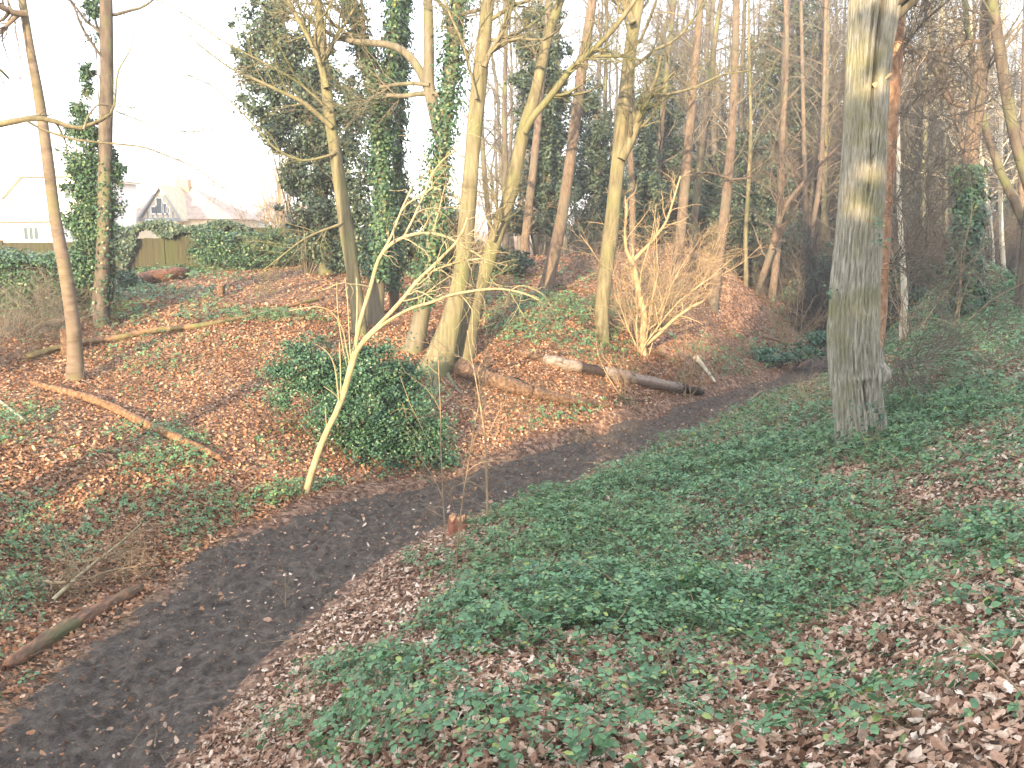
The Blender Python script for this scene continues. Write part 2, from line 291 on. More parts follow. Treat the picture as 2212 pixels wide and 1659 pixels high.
# ------------------------------------------------------------------ growing trees
def spline(P, n):
    P = np.asarray(P, float); s = np.r_[0, np.cumsum(np.linalg.norm(np.diff(P[:, :3], axis=0), axis=1))]; t = np.linspace(0, s[-1], n)
    Q = np.stack([np.interp(t, s, P[:, i]) for i in range(P.shape[1])], 1)
    k = max(1, int(n / len(P) * .6))
    for _ in range(k): Q[1:-1] = Q[1:-1] * .5 + (Q[:-2] + Q[2:]) * .25
    return Q
def grow(P, R, n, t0, t1, length, ang, wob, trop, K=6, rr=.5, rmin=.003, lenfall=.5, rng_=None, tipr=.35):
    rg = rng_ or rng; M, K0, _ = P.shape
    Pi = np.repeat(P, n, 0); Ri = np.repeat(R, n, 0); m = M * n
    t = (np.tile((np.arange(n) + .5) / n, M) + rg.uniform(-.5, .5, m) / n) * (t1 - t0) + t0
    f = t * (K0 - 1); i = np.clip(f.astype(int), 0, K0 - 2); w = (f - i)[:, None]; ar = np.arange(m)
    p = Pi[ar, i] * (1 - w) + Pi[ar, i + 1] * w; r = Ri[ar, i] * (1 - w[:, 0]) + Ri[ar, i + 1] * w[:, 0]; T = Pi[ar, i + 1] - Pi[ar, i]; T /= np.linalg.norm(T, axis=1, keepdims=True) + 1e-9
    q = rg.normal(size=(m, 3)); q -= T * (q * T).sum(1, keepdims=True); q /= np.linalg.norm(q, axis=1, keepdims=True) + 1e-9
    a = ang * rg.uniform(.75, 1.25, m)[:, None]; d = np.cos(a) * T + np.sin(a) * q
    L = length * (1 - lenfall * (t - t0) / (t1 - t0 + 1e-9)) * rg.uniform(.55, 1.25, m); step = (L / (K - 1))[:, None]
    out = [p]; 
    for k in range(K - 1):
        d = d + wob * rg.normal(size=(m, 3)); d[:, 2] += trop; d /= np.linalg.norm(d, axis=1, keepdims=True); p = p + d * step; out.append(p)
    r0 = np.maximum(r * rr * rg.uniform(.7, 1.1, m), rmin)[:, None]; RR = np.maximum(r0 * np.linspace(1, tipr, K)[None] ** 1, rmin * .7)
    return np.stack(out, 1), RR
def trunk_geo(g, P, R, sides=12, rough=.05, flare=.5, lobes=4, seed=0):
    rg = np.random.default_rng(seed); K = len(P); th = np.arange(sides) * 2 * np.pi / sides; s = np.r_[0, np.cumsum(np.linalg.norm(np.diff(P, axis=0), axis=1))]
    rad = np.ones((K, sides))
    for j in range(1, 6):
        ph = rg.uniform(0, 6.28); f = rg.uniform(.5, 2.2); rad += rough / j ** .5 * np.sin(j * th[None] + ph + 1.4 * np.sin(f * s[:, None] + rg.uniform(0, 6))) 
    rad += flare * np.exp(-s / .28)[:, None] * (1 + .55 * np.cos(lobes * th[None] + rg.uniform(0, 6)) + .3 * np.cos((lobes + 3) * th[None]))
    g.tubes(P, R, sides, rad[None])
def px_path(pts, Y, dY=0.0, n=26):
    """pts: (px, py, width px). Lays the line out at distance Y, leaning dY metres away from the camera over its length."""
    pts = np.array(pts, float); f = np.linspace(0, 1, len(pts)) if len(pts) > 1 else np.zeros(1); Yv = Y + dY * f
    P = at(pts[:, 0], pts[:, 1], Yv); dep = proj(P)[2]; R = pts[:, 2] * .5 * dep / FPX * (.88 if 10 < Y < 60 and pts[0, 2] > 16 and pts[0, 2] < 100 else 1)
    Q = spline(np.c_[P, R], n); return Q[:, :3], Q[:, 3]
def extend(P, R, H, n=8, lean=.5):
    if P[-1, 2] >= H: return P, R
    d = P[-1] - P[-4]; d /= np.linalg.norm(d); out = [P[-1]]; 
    st = (H - P[-1, 2]) / n
    for k in range(n): d = d * (1 - .12) + np.array([0, 0, .12]) + rng.normal(size=3) * .03; d /= np.linalg.norm(d); out.append(out[-1] + d * st)
    rr = R[-1] * np.linspace(1, .25, n + 1)[1:]; return np.vstack([P, out[1:]]), np.r_[R, rr]
def sink(P, R, dz=.45, wide=1.1):
    d = P[1] - P[0]; d /= np.linalg.norm(d); return np.vstack([P[0] - d * dz, P]), np.r_[R[0] * wide, R]
LEAF = np.array([(0, 0, 0), (.28, -.33, .05), (.7, -.30, .03), (1, 0, -.06), (.7, .30, .03), (.28, .33, .05)]); LEAFF = [[0, 1, 2, 3], [0, 3, 4, 5]]
def leafcloud(g, blobs, n, size, shell=.55, up=.35, jitter=.5, flat=.85, lump=.25):
    """blobs: (x,y,z,rx,ry,rz)"""
    B = np.array(blobs, float); vol = (B[:, 3] * B[:, 5]); pk = rng.choice(len(B), n, p=vol / vol.sum()); d = rng.normal(size=(n, 3)); d /= np.linalg.norm(d, axis=1, keepdims=True)
    r = rng.uniform(shell ** 2, 1, n) ** .5; lmp = 1 + lump * np.sin(3.1 * d[:, 0] + pk) * np.sin(4.3 * d[:, 1] + 2.1 * pk) + lump * .7 * np.sin(9 * d[:, 2] + 3 * pk) * np.sin(8 * d[:, 0] + pk * 1.7)
    p = B[pk, :3] + d * (r * lmp)[:, None] * B[pk, 3:6]
    keep = np.sin(p[:, 0] * 5.3 + 1.7 * np.sin(p[:, 2] * 4.1)) + np.sin(p[:, 2] * 6.1 + 2 * np.sin(p[:, 1] * 3.3)) + rng.normal(size=n) * .6 > -.75
    p = p[keep]; d = d[keep]; m = len(p); nn = d * .6 + rng.normal(size=(m, 3)) * jitter + np.array([0, 0, up]); g.leaves(LEAF, LEAFF, p, nn, size * rng.uniform(.6, 1.3, m))
def ivy_on(g, P, R, n, size, spread=.12, t0=0, t1=1, tufts=0):
    K = len(P); t = rng.uniform(t0, t1, n); f = t * (K - 1); i = np.clip(f.astype(int), 0, K - 2); w = (f - i)[:, None]
    p = P[i] * (1 - w) + P[i + 1] * w; r = R[i] * (1 - w[:, 0]) + R[i + 1] * w[:, 0]; th = rng.uniform(0, 6.283, n); o = np.stack([np.cos(th), np.sin(th), np.zeros(n)], 1)
    lump = .5 + .5 * np.sin(th * 2 + t * 37) * np.sin(t * 61 + th); k = rng.uniform(0, 1, n) < .35 + .65 * lump
    off = r + rng.uniform(.0, 1, n) ** 1.5 * spread * (.5 + lump); p = p + o * off[:, None]; nn = o + rng.normal(size=(n, 3)) * .35 + np.array([0, 0, .5])
    p = p[k]; nn = nn[k]; g.leaves(LEAF, LEAFF, p, nn, size * rng.uniform(.6, 1.3, len(p)))

def tree(name, label, cat, segs, Y, mat, H=13, dY=0.3, crown=None, ivy=None, seed=1, sides=14, flare=.5, rough=.05, group=None, twigmat=None, base=True, forks=(), extra_limbs=()):
    """segs: trunk line in picture pixels; forks: further stems; crown: dict for grow."""
    global rng
    keep = rng; rng = np.random.default_rng(seed)
    if Y is None: b = ground(segs[0][0], segs[0][1]); Y = b[1]
    P, R = px_path(segs, Y, dY); zb = hs(P[0, 0], P[0, 1])
    if base and P[0, 2] > zb: P = np.vstack([[P[0, 0], P[0, 1], zb], P]); R = np.r_[R[0], R]
    loc = P[0].copy(); root = thing(name, label, cat, loc, group)
    P2, R2 = extend(P, R, H); P3, R3 = sink(P2, R2)
    g = Geo(); trunk_geo(g, P3, R3, sides, rough, flare, seed=seed); stems = [(P2, R2)]
    for fk in forks:
        fp, fY, fdY, fH = fk[0], fk[1], fk[2], fk[3]
        p, r = px_path(fp, Y + fY, fdY, 18); p, r = extend(p, r, fH) if fH else (p, r); trunk_geo(g, p, r, 10, rough, 0, seed=seed + 5); stems.append((p, r))
    mk('trunk', g, mat, root)
    tw = twigmat or MTWG
    if crown is not None:
        g = Geo(); gt = Geo()
        for (p, r) in stems:
            p_, r_ = p[None], r[None]; c = dict(n=18, t0=.35, t1=1.0, len=3.4, ang=.9, n2=6, n3=4, wob=.16, trop=.05, rr=.22 if 'pine' in name else .34, l2=.42, l3=.4); c.update(crown)
            A, Ar = grow(p_, r_, c['n'], c['t0'], c['t1'], c['len'], c['ang'], c['wob'], c['trop'], 9, c['rr'], .006); g.tubes(A, Ar, 6)
            B, Br = grow(A, Ar, c['n2'], .15, 1, c['len'] * c['l2'], .75, .2, .03, 6, .55, .0065); g.tubes(B, Br, 3)
            if c['n3']: C, Cr = grow(B, Br, c['n3'], .1, 1, c['len'] * c['l2'] * c['l3'], .8, .25, .02, 4, .6, .0045); g.tubes(C, Cr, 3)
        mk('crown', g, tw if 'pine' in name else mat, root)
    if extra_limbs:
        for ln in extra_limbs:
            g = Geo(); gt = Geo(); p, r = px_path(ln[0], Y + ln[1], ln[2], 22); trunk_geo(g, p, r, 8, .06, 0, seed=seed + 9)
            nn, ll = (ln[3] if len(ln) > 3 else (16, 1.25)); A, Ar = grow(p[None], r[None], nn, .15, 1, ll, .8, .2, .02, 7, .5, .005); g.tubes(A, Ar, 4)
            B, Br = grow(A, Ar, 6, .15, 1, ll * .5, .8, .22, .0, 5, .6, .0038); g.tubes(B, Br, 3); C, Cr = grow(B, Br, 3, .15, 1, ll * .22, .8, .22, .0, 4, .7, .003); g.tubes(C, Cr, 3)
            mk('branch', g, mat, root)
    if ivy:
        g = Geo()
        for iv in ivy:
            p, r = stems[iv.get('stem', 0)]; ivy_on(g, p, r, iv['n'], iv.get('size', .08), iv.get('spread', .12), iv.get('t0', 0), iv.get('t1', .7))
        mk('ivy', g, MIVY, root)
    rng = keep; return root, P2, R2

# ================================================================== THE BIG FOREGROUND TRUNK
def big_trunk():
    Y = 12.2; pts = [(1862, 975, 102), (1860, 925, 97), (1853, 870, 95), (1846, 800, 98), (1842, 720, 98), (1846, 620, 94), (1854, 520, 88), (1861, 420, 86), (1868, 300, 84), (1875, 180, 86), (1882, 90, 94), (1892, 0, 108), (1900, -80, 118)]
    P, R = px_path(pts, Y, .25, 240); P, R = extend(P, R, 15, 40)
    b = P[0].copy(); b[2] = hs(b[0], b[1]); root = thing('broadleaf_tree', 'thick grey-green trunk with wavy fissured bark and a dark slot near its foot', 'tree', b)
    P = np.vstack([P[0] - [0, 0, .5], P]); R = np.r_[R[0], R]
    K = len(P); S = 230; th = np.arange(S) * 2 * np.pi / S; z = P[:, 2][:, None]; T = th[None]
    wv = 1.1 * np.sin(z * 1.7 + 2 * T) + .8 * np.sin(z * 3.9 - T * 3) + .5 * np.sin(z * 8.1 + 5 * T)
    f1 = np.abs(np.sin(15 * T + wv)) ; f2 = np.abs(np.sin(23 * T - 1.2 * wv + z * .8)); low = 1 / (1 + np.exp((z - 5.6) * 2.2))
    rad = 1 + (.03 + .07 * low) * (f1 ** .7 - .5) + .045 * (f2 ** .7 - .5) * (.35 + low) + .035 * np.sin(2 * T + z * .6) + .03 * np.sin(3 * T - z * 1.1) + .02 * np.sin(5 * T + 2 * z)
    def zc(py): return at(1850, py, Y)[2]
    def dent(x0, py, hz, wd, dp, tilt=0):
        a = math.acos(max(-1, min(1, x0))) ; c = -a                      # x0: -1 left edge .. 1 right edge, facing the camera
        zz = z - zc(py); dt = (T - (c % (2 * np.pi)) + np.pi) % (2 * np.pi) - np.pi - tilt * zz
        return -dp * np.exp(-(dt / wd) ** 2) * np.exp(-(zz / hz) ** 4)
    rad = rad + dent(.02, 852, .20, .06, .55) + dent(-.02, 395, .17, .07, .4, .2) + dent(.05, 352, .07, .09, .25) + dent(.35, 320, .16, .05, .22) + dent(-.03, 330, .14, .05, .22)
    rad = rad + dent(-.05, 120, .95, .09, .38, .03) + dent(.0, -60, 1.6, .16, .45) + dent(-.4, 100, .6, .06, .2) + dent(.62, 60, 1.2, .06, .22) + dent(-.12, 210, .3, .08, .2, .25)
    rad = rad + dent(.02, 850, .2, .5, .035) - dent(.1, 815, .03, .9, .04) - dent(-.35, 650, .25, .35, .05) - dent(.0, 500, .1, .8, .03) - dent(.92, 815, .13, .28, .38) - dent(.95, 780, .12, .2, .14) - dent(.1, 690, .12, .2, .05)
    s = np.maximum(z - b[2], 0); rad = rad + .22 * np.exp(-s / .18) * (1 + .5 * np.cos(5 * T + 1))
    g = Geo(); g.tubes(P, R, S, rad[None]); mk('trunk', g, MOAK, root)
    g = Geo(); gt = Geo(); A, Ar = grow(P[None], R[None], 14, .72, 1, 4.5, .8, .14, .06, 10, .35, .01); g.tubes(A, Ar, 8); B, Br = grow(A, Ar, 8, .2, 1, 1.9, .7, .2, .02, 6, .5, .004); gt.tubes(B, Br, 3); C, Cr = grow(B, Br, 5, .1, 1, .8, .8, .22, .02, 4, .6, .003); gt.tubes(C, Cr, 3)
    V, L, Z = gt.arrays(); g.add(V, L, Z); mk('crown', g, MGREY, root)
    g = Geo(); p = []
    for (x, y, r, n) in ((1900, 480, 10, 18), (1903, 520, 8, 14), (1793, 632, 9, 12), (1868, 965, 50, 120), (1905, 920, 25, 50)):
        q = at(x + rng.normal(size=n) * r * .7, y + rng.normal(size=n) * r, Y - .25 - rng.uniform(0, .25, n)); p.append(q)
    p = np.vstack(p); nn = rng.normal(size=p.shape) * .5 + [0, -.8, .5]; g.leaves(LEAF, LEAFF, p, nn, rng.uniform(.03, .07, len(p))); mk('ivy', g, MIVY, root)
    for (x0, y0, x1, y1, w) in ((1896, 182, 1926, 160, 11),):
        g = Geo(); P_, R_b = px_path([(x0 - 10, y0 + 6, w * 1.3), (x0 + 8, y0 - 6, w), (x1, y1, w * .6)], Y, -.05, 8); trunk_geo(g, P_, R_b, 8, .15, 0); mk('broken_stub', g, plain('split_wood', (.36, .26, .15)), root)
big_trunk()

# ================================================================== TREES WITH THEIR OWN PLACE IN THE PICTURE
HC = dict(n=16, t0=.45, len=3.0)
tree('pine_tree', 'flaky pine trunk tinted sunlit-orange with pale broken stubs, partly hidden behind the thick grey-green trunk', 'tree', [(1893, 680, 44), (1898, 560, 42), (1906, 420, 44), (1917, 280, 46), (1927, 150, 48), (1936, 0, 46)], 14.8, bark('sunlit_flaky_pine_bark', [(.12, .07, .045), (.36, .21, .125), (.55, .37, .24)], (12, 12, 7), 1, 1, .03), 16, .2, dict(n=14, t0=.6, len=2.5), seed=3, sides=16, rough=.07,  # lighter orange bark: sunlight put into the colour of a trunk standing in shade
     forks=[([(1915, 95 + 0, 3), (1940, 90, 2.5), (1962, 84, 2)], -.3, -.1, 0), ([(1908, 262, 4), (1930, 250, 3), (1952, 246, 2)], -.3, -.1, 0), ([(1905, 438, 4), (1925, 436, 3), (1940, 435, 2)], -.3, -.1, 0), ([(1900, 574, 4), (1925, 566, 3), (1940, 565, 2)], -.3, -.1, 0), ([(1900, 582, 4), (1920, 580, 4), (1935, 577, 2)], -.3, -.1, 0), ([(1896, 766, 4), (1935, 772, 3), (1962, 782, 2)], -.4, -.3, 0), ([(1896, 768, 3), (1925, 780, 3), (1945, 800, 2)], -.4, -.3, 0)])
tree('leaning_tree', 'smooth light-brown banded trunk leaning left at the left end of the far bank', 'tree', [(163, 822, 44), (163, 770, 35), (158, 700, 34), (142, 590, 31), (120, 480, 28), (104, 350, 26), (86, 220, 24), (62, 90, 20), (45, -20, 18)], None, MCHERRY, 11, .2, dict(n=10, t0=.75, len=2.2), seed=4, flare=.25, rough=.03,
     extra_limbs=[([(58, 30, 16), (30, 28, 13), (0, 12, 11), (-60, -20, 9)], 0, -.4), ([(48, 25, 10), (20, 50, 8), (-10, 80, 6), (-60, 110, 4)], 0, -.4)])
tree('ivy_tree', 'dark straight trunk rising from the ivy bush beside the leaning banded trunk', 'tree', [(216, 660, 34), (222, 590, 31), (228, 400, 31), (231, 200, 30), (230, 0, 29)], 19.5, MDARK, 14, .2, dict(n=12, t0=.6, len=2.0), seed=5, rough=.06,
     ivy=[dict(n=900, t0=0, t1=.4, spread=.15, size=.07)])
tree('hornbeam_tree', 'yellow-green trunk leaning left above the sapling, long branches crossing the big dark evergreen', 'tree', [(778, 720, 36), (772, 660, 33), (762, 590, 33), (750, 510, 34), (738, 420, 32), (722, 310, 29), (711, 240, 27), (703, 160, 24), (695, 80, 21), (684, -10, 19)], 20.0, MHORN, 14, .3, dict(n=10, t0=.6, len=2.6), seed=6,
     extra_limbs=[([(706, 190, 15), (690, 125, 13), (665, 75, 12), (640, 35, 10), (612, -15, 9)], 0, .3), ([(718, 275, 12), (690, 250, 11), (650, 215, 10), (610, 200, 8), (560, 175, 6), (500, 150, 4), (420, 90, 3), (380, 30, 2)], 0, -.6), ([(725, 330, 8), (700, 340, 6), (650, 350, 5), (590, 320, 4), (530, 250, 3), (470, 190, 2.5), (370, 145, 2)], 0, -.8),
                  ([(745, 480, 7), (720, 490, 6), (690, 500, 5), (650, 520, 4), (600, 560, 3), (560, 590, 2)], 0, -.5), ([(712, 240, 7), (650, 180, 5), (560, 130, 4), (480, 90, 3), (400, 30, 3), (330, -5, 2)], .0, -1.0), ([(700, 120, 8), (740, 60, 6), (770, 10, 5)], 0, .4)])
tree('ivy_clad_tree', 'ivy-clad trunk just right of the yellow-green leaning trunk, forking at mid height', 'tree', [(808, 720, 46), (812, 640, 40), (820, 560, 36), (826, 440, 32), (822, 320, 32), (812, 230, 32), (796, 130, 30), (770, 50, 26), (752, -10, 24)], 21.0, MGREY, 14, .3, dict(n=12, t0=.6, len=3.0), seed=7,
     ivy=[dict(n=11000, t0=.12, t1=.75, spread=.25, size=.08), dict(n=6000, stem=1, t0=0, t1=.7, spread=.25, size=.08)], forks=[([(826, 330, 22), (838, 220, 22), (846, 120, 22), (852, 0, 20), (856, -60, 18)], .1, .3, 13)])
tree('ivy_clad_tree', 'slimmer dark ivy-clad trunk between two thicker ones, standing almost straight', 'tree', [(850, 730, 28), (852, 620, 24), (856, 480, 20), (860, 340, 19), (866, 180, 19), (873, 40, 18), (880, -60, 16)], 22.0, MDARK, 14, .2, dict(n=10, t0=.6, len=2.4), seed=8,
     ivy=[dict(n=9000, t0=.1, t1=.8, spread=.2, size=.08)])
tree('ivy_clad_tree', 'grey trunk with a split foot, forking above into a long arching left limb', 'tree', [(890, 772, 56), (905, 710, 44), (918, 650, 40), (930, 580, 36), (938, 500, 34), (946, 400, 34), (956, 310, 36), (968, 210, 34), (980, 100, 34), (990, 0, 32), (996, -60, 30)], 19.4, MGREY, 14, .5, dict(n=10, t0=.6, len=2.8), seed=9,
     ivy=[dict(n=9500, t0=.1, t1=.8, spread=.26, size=.08)], forks=[([(952, 300, 30), (938, 240, 30), (925, 180, 32), (928, 110, 26), (926, 40, 24), (922, -40, 22)], .4, .4, 13), ([(924, 190, 22), (905, 145, 22), (880, 115, 20), (850, 97, 18), (800, 92, 17), (760, 90, 14), (710, 75, 10), (660, 30, 8)], .6, .5, 0), ([(950, 205, 12), (910, 202, 11), (870, 208, 10), (830, 205, 9)], .4, .3, 0), ([(928, 184, 9), (895, 180, 9), (860, 182, 8), (820, 188, 7)], .4, .3, 0)])
tree('hornbeam_tree', 'stout grey-green trunk leaning right from a root-spread foot behind the dark green bush', 'tree', [(940, 812, 88), (952, 772, 70), (968, 720, 56), (985, 660, 46), (998, 590, 42), (1006, 500, 40), (1014, 410, 38), (1022, 320, 36), (1033, 210, 38), (1040, 140, 36), (1050, 50, 33), (1060, -30, 30)], 18.4, MHORN, 14, .4, dict(n=10, t0=.6, len=3.0), seed=10, flare=.35, sides=20,
     extra_limbs=[([(1046, 145, 12), (1062, 105, 11), (1085, 70, 9), (1105, 20, 7), (1115, -20, 6)], .0, .2), ([(1030, 215, 8), (1020, 170, 7), (1008, 120, 7), (995, 80, 6), (975, 40, 5), (960, 0, 5)], 0, .5)])
tree('hornbeam_tree', 'wavy yellow-green trunk bending right, with one long limb sweeping up to the right', 'tree', [(1000, 790, 52), (1012, 720, 44), (1022, 655, 40), (1042, 600, 37), (1058, 545, 36), (1078, 490, 34), (1100, 430, 34), (1118, 350, 33), (1128, 290, 33), (1142, 250, 31), (1160, 195, 28), (1170, 130, 27), (1186, 65, 25), (1214, -10, 22)], 19.0, MHORN, 14, .5, dict(n=8, t0=.6, len=2.8), seed=11, flare=.2,
     extra_limbs=[([(1132, 285, 20), (1150, 252, 18), (1180, 220, 18), (1210, 180, 17), (1240, 140, 16), (1275, 112, 14), (1310, 80, 13), (1345, 38, 12), (1378, -10, 11)], .0, -.5), ([(1240, 142, 8), (1262, 125, 8), (1300, 120, 7), (1345, 122, 6), (1385, 130, 4)], -.2, -.3), ([(1065, 520, 7), (1078, 470, 6), (1070, 430, 5), (1062, 400, 4)], -.1, -.4)])
tree('pine_tree', 'reddish pine trunk leaning right, its foot flaring pale orange among low brambles', 'tree', [(1178, 632, 42), (1184, 600, 33), (1195, 560, 31), (1208, 500, 29), (1220, 430, 28), (1231, 350, 27), (1243, 260, 26), (1252, 180, 25), (1266, 90, 24), (1280, 0, 22), (1288, -60, 20)], None, MPINE, 18, .4, dict(n=14, t0=.55, len=2.4), seed=12, rough=.04)
tree('pine_tree', 'thin pinkish pine trunk standing behind the long right-sweeping limb', 'tree', [(1134, 520, 20), (1142, 450, 19), (1152, 370, 19), (1160, 290, 18), (1168, 200, 17), (1178, 100, 16), (1188, -20, 15)], 30, MPINE, 18, .3, dict(n=14, t0=.5, len=2.2), seed=13)
tree('hornbeam_tree', 'tall yellow-olive trunk forking right at mid height, on the slope above the fallen birch log', 'tree', [(1304, 735, 30), (1298, 690, 36), (1305, 620, 36), (1314, 550, 36), (1322, 480, 36), (1329, 410, 35), (1336, 350, 36), (1342, 280, 34), (1352, 200, 33), (1362, 110, 31), (1370, 60, 31), (1384, -20, 28)], None, MHORN, 16, .4, dict(n=12, t0=.55, len=3.0), seed=14, flare=.12,
     extra_limbs=[([(1343, 345, 24), (1360, 310, 24), (1375, 270, 23), (1390, 235, 22), (1402, 205, 16), (1412, 185, 10), (1420, 160, 7), (1428, 120, 5)], 0, .2), ([(1368, 50, 20), (1350, 10, 18), (1335, -40, 14)], 0, .2), ([(1400, 210, 7), (1440, 205, 6), (1500, 190, 5), (1560, 160, 4), (1640, 150, 3)], .1, .6)])
tree('pine_tree', 'short thin pine trunk rising straight behind the sunlit twiggy shrub', 'tree', [(1364, 640, 20), (1366, 560, 18), (1367, 480, 16), (1366, 400, 15), (1360, 300, 14), (1362, 100, 13), (1368, -40, 12)], 26, MPINE, 16, .2, dict(n=12, t0=.5, len=2), seed=15)
tree('pine_tree', 'pinkish pine trunk on the bank just right of the sunlit twiggy shrub', 'tree', [(1454, 655, 30), (1460, 600, 27), (1469, 520, 25), (1477, 430, 24), (1484, 340, 23), (1492, 260, 21), (1500, 160, 20), (1508, 70, 18), (1516, -40, 16)], None, MPINE, 18, .4, dict(n=20, t0=.35, len=2.2), seed=16)
tree('pine_tree', 'pale pinkish pine trunk with a bent root-heel at the crest of the ridge', 'tree', [(1538, 655, 30), (1545, 610, 27), (1555, 540, 25), (1565, 470, 24), (1573, 390, 23), (1580, 300, 21), (1586, 200, 20), (1589, 100, 18), (1592, -40, 16)], None, MPINE, 18, .4, dict(n=20, t0=.3, len=2.2), seed=17,
     extra_limbs=[([(1575, 385, 5), (1530, 372, 5), (1495, 375, 4), (1470, 400, 2.5)], -.2, -.8), ([(1576, 388, 4), (1615, 385, 4), (1640, 372, 3), (1650, 350, 2)], -.2, -.8)])
tree('forest_tree', 'brown trunk with a thin second stem curving left, at the shaded end of the bank', 'tree', [(1666, 650, 20), (1674, 590, 18), (1682, 500, 17), (1687, 400, 16), (1690, 300, 14), (1697, 180, 13), (1700, 80, 12), (1696, -40, 11)], 34, MPINE, 18, .3, dict(n=24, t0=.2, len=2.6), seed=18,
     forks=[([(1636, 635, 14), (1650, 590, 15), (1668, 540, 14), (1680, 480, 12), (1705, 430, 10), (1740, 390, 8), (1785, 340, 6), (1830, 300, 4)], -.8, -1.0, 0)])
BACK = [((1745, 610, 12), (1752, 500, 11), (1768, 420, 12), (1775, 330, 10), (1780, 200, 9), (1785, -20, 8), 42, MPINE, 'reddish thin trunk leaning right in the shaded wood left of the thick trunk'),
        ((1736, 620, 12), (1740, 480, 11), (1738, 360, 10), (1736, 250, 9), (1733, 120, 8), (1730, -20, 7), 44, MPINE, 'straight reddish thin trunk in the shaded wood, paired with a leaning one'),
        ((1776, 580, 13), (1779, 480, 12), (1781, 400, 11), (1784, 300, 10), (1786, 180, 9), (1790, -20, 8), 46, MHORN, 'yellowish thin trunk in the shaded wood close to the left side of the thick trunk'),
        ((1500, 470, 18), (1510, 380, 17), (1520, 300, 17), (1528, 220, 15), (1540, 120, 13), (1560, -20, 11), 36, MDARK, 'dark leaning trunk crossing between two pale pines on the ridge'),
        ((1612, 590, 10), (1610, 500, 10), (1616, 420, 9), (1620, 350, 8), (1622, 250, 7), (1618, 100, 6), 33, MHORN, 'thin olive pole-like tree at the dark end of the ridge'),
        ((1092, 520, 14), (1090, 420, 14), (1091, 330, 13), (1089, 230, 11), (1092, 110, 10), (1093, -20, 9), 40, MDARK, 'dark thin trunk against the white sky between two yellow-green trees'),
        ((1060, 500, 12), (1052, 440, 12), (1045, 360, 11), (1040, 280, 10), (1042, 160, 9), (1040, 60, 8), 42, MDARK, 'dark sloping thin trunk low behind the stout leaning trunk'),
        ((1955, 650, 14), (1950, 560, 12), (1943, 470, 11), (1942, 400, 10), (1940, 280, 9), (1938, 100, 8), 20, MPALE, 'thin pale stem standing free just right of the thick trunk'),
        ((2168, 590, 10), (2163, 500, 9), (2161, 400, 9), (2162, 300, 8), (2164, 200, 7), (2166, 60, 6), 30, MPALE, 'thin whitish birch stem near the right edge'),
        ((2145, 590, 10), (2141, 500, 9), (2130, 400, 9), (2119, 340, 8), (2108, 240, 7), (2100, 100, 6), 31, MPALE, 'thin whitish birch stem leaning left near the right edge'),
        ((2205, 600, 26), (2207, 540, 24), (2209, 440, 22), (2211, 340, 20), (2214, 200, 18), (2218, 0, 16), 27, MPINE, 'reddish pine trunk at the very right edge'),
        ((2122, 590, 26), (2112, 520, 24), (2100, 430, 20), (2085, 330, 18), (2060, 240, 18), (2030, 140, 16), 29, MPINE, 'orange pine trunk leaning left, crossing behind the ivy-clad pine'),
        ((2225, 420, 20), (2200, 330, 26), (2180, 240, 28), (2165, 140, 26), (2152, 60, 24), (2140, -40, 22), 20, MDARK, 'dark thick limb-like trunk leaning left at the upper right corner'),
        ((2240, 560, 16), (2200, 450, 18), (2165, 380, 18), (2135, 300, 16), (2110, 210, 14), (2090, 60, 12), 24, MDARK, 'dark slanting trunk leaning left behind the ivy-clad pine'),
        ((2045, 560, 12), (2042, 460, 12), (2040, 350, 11), (2038, 250, 10), (2036, 150, 9), (2034, -20, 8), 40, MGREY, 'grey distant trunk left of the ivy-clad pine'),
        ((1410, 520, 14), (1418, 420, 14), (1425, 320, 13), (1434, 220, 12), (1446, 100, 11), (1460, -20, 10), 38, MDARK, 'dark ivy-grown trunk rising behind the forked yellow-olive tree'),
        ((1306, 520, 10), (1304, 420, 10), (1305, 320, 9), (1307, 200, 8), (1310, 80, 7), (1312, -20, 6), 38, MDARK, 'slim grey trunk behind the forked yellow-olive tree'),
        ((1990, 560, 12), (1994, 460, 12), (1996, 350, 12), (2000, 240, 11), (2003, 120, 10), (2006, -20, 9), 38, MGREY, 'grey trunk in the wood midway between the thick trunk and the ivy-clad pine')]
for i, bk in enumerate(BACK):
    Yb = bk[6]; zb_ = at(*bk[0][:2], Yb)[2]
    tree('forest_tree' if bk[7] is not MPINE else 'pine_tree', bk[8], 'tree', list(bk[:6]), Yb, bk[7], 15, .4, dict(n=26 if Yb > 26 else 10, t0=.22 if Yb > 26 else .55, len=3.0 if Yb > 26 else 2.0, n2=6, n3=3 if Yb > 22 else 2), seed=30 + i, sides=9)
tree('ivy_clad_pine', 'pine trunk wrapped in dark ivy to mid height, standing on the right bank', 'tree', [(2098, 655, 46), (2092, 600, 40), (2088, 520, 36), (2088, 440, 36), (2094, 360, 36), (2104, 270, 35), (2116, 180, 34), (2127, 90, 32), (2138, -20, 30)], 21, MPINE, 17, .4, dict(n=18, t0=.4, len=2.6), seed=60, sides=16,
     ivy=[dict(n=15000, t0=.0, t1=.36, spread=.24, size=.085)], extra_limbs=[([(2085, 230, 12), (2050, 220, 11), (2035, 190, 11), (2020, 150, 11), (1990, 115, 10), (1955, 95, 9), (1925, 90, 6)], 0, -.3), ([(2115, 88, 9), (2080, 92, 9), (2050, 115, 9), (2020, 105, 8), (2000, 115, 7), (1985, 140, 5), (1968, 190, 5), (1965, 240, 4), (1940, 280, 3)], -.1, -.4)])

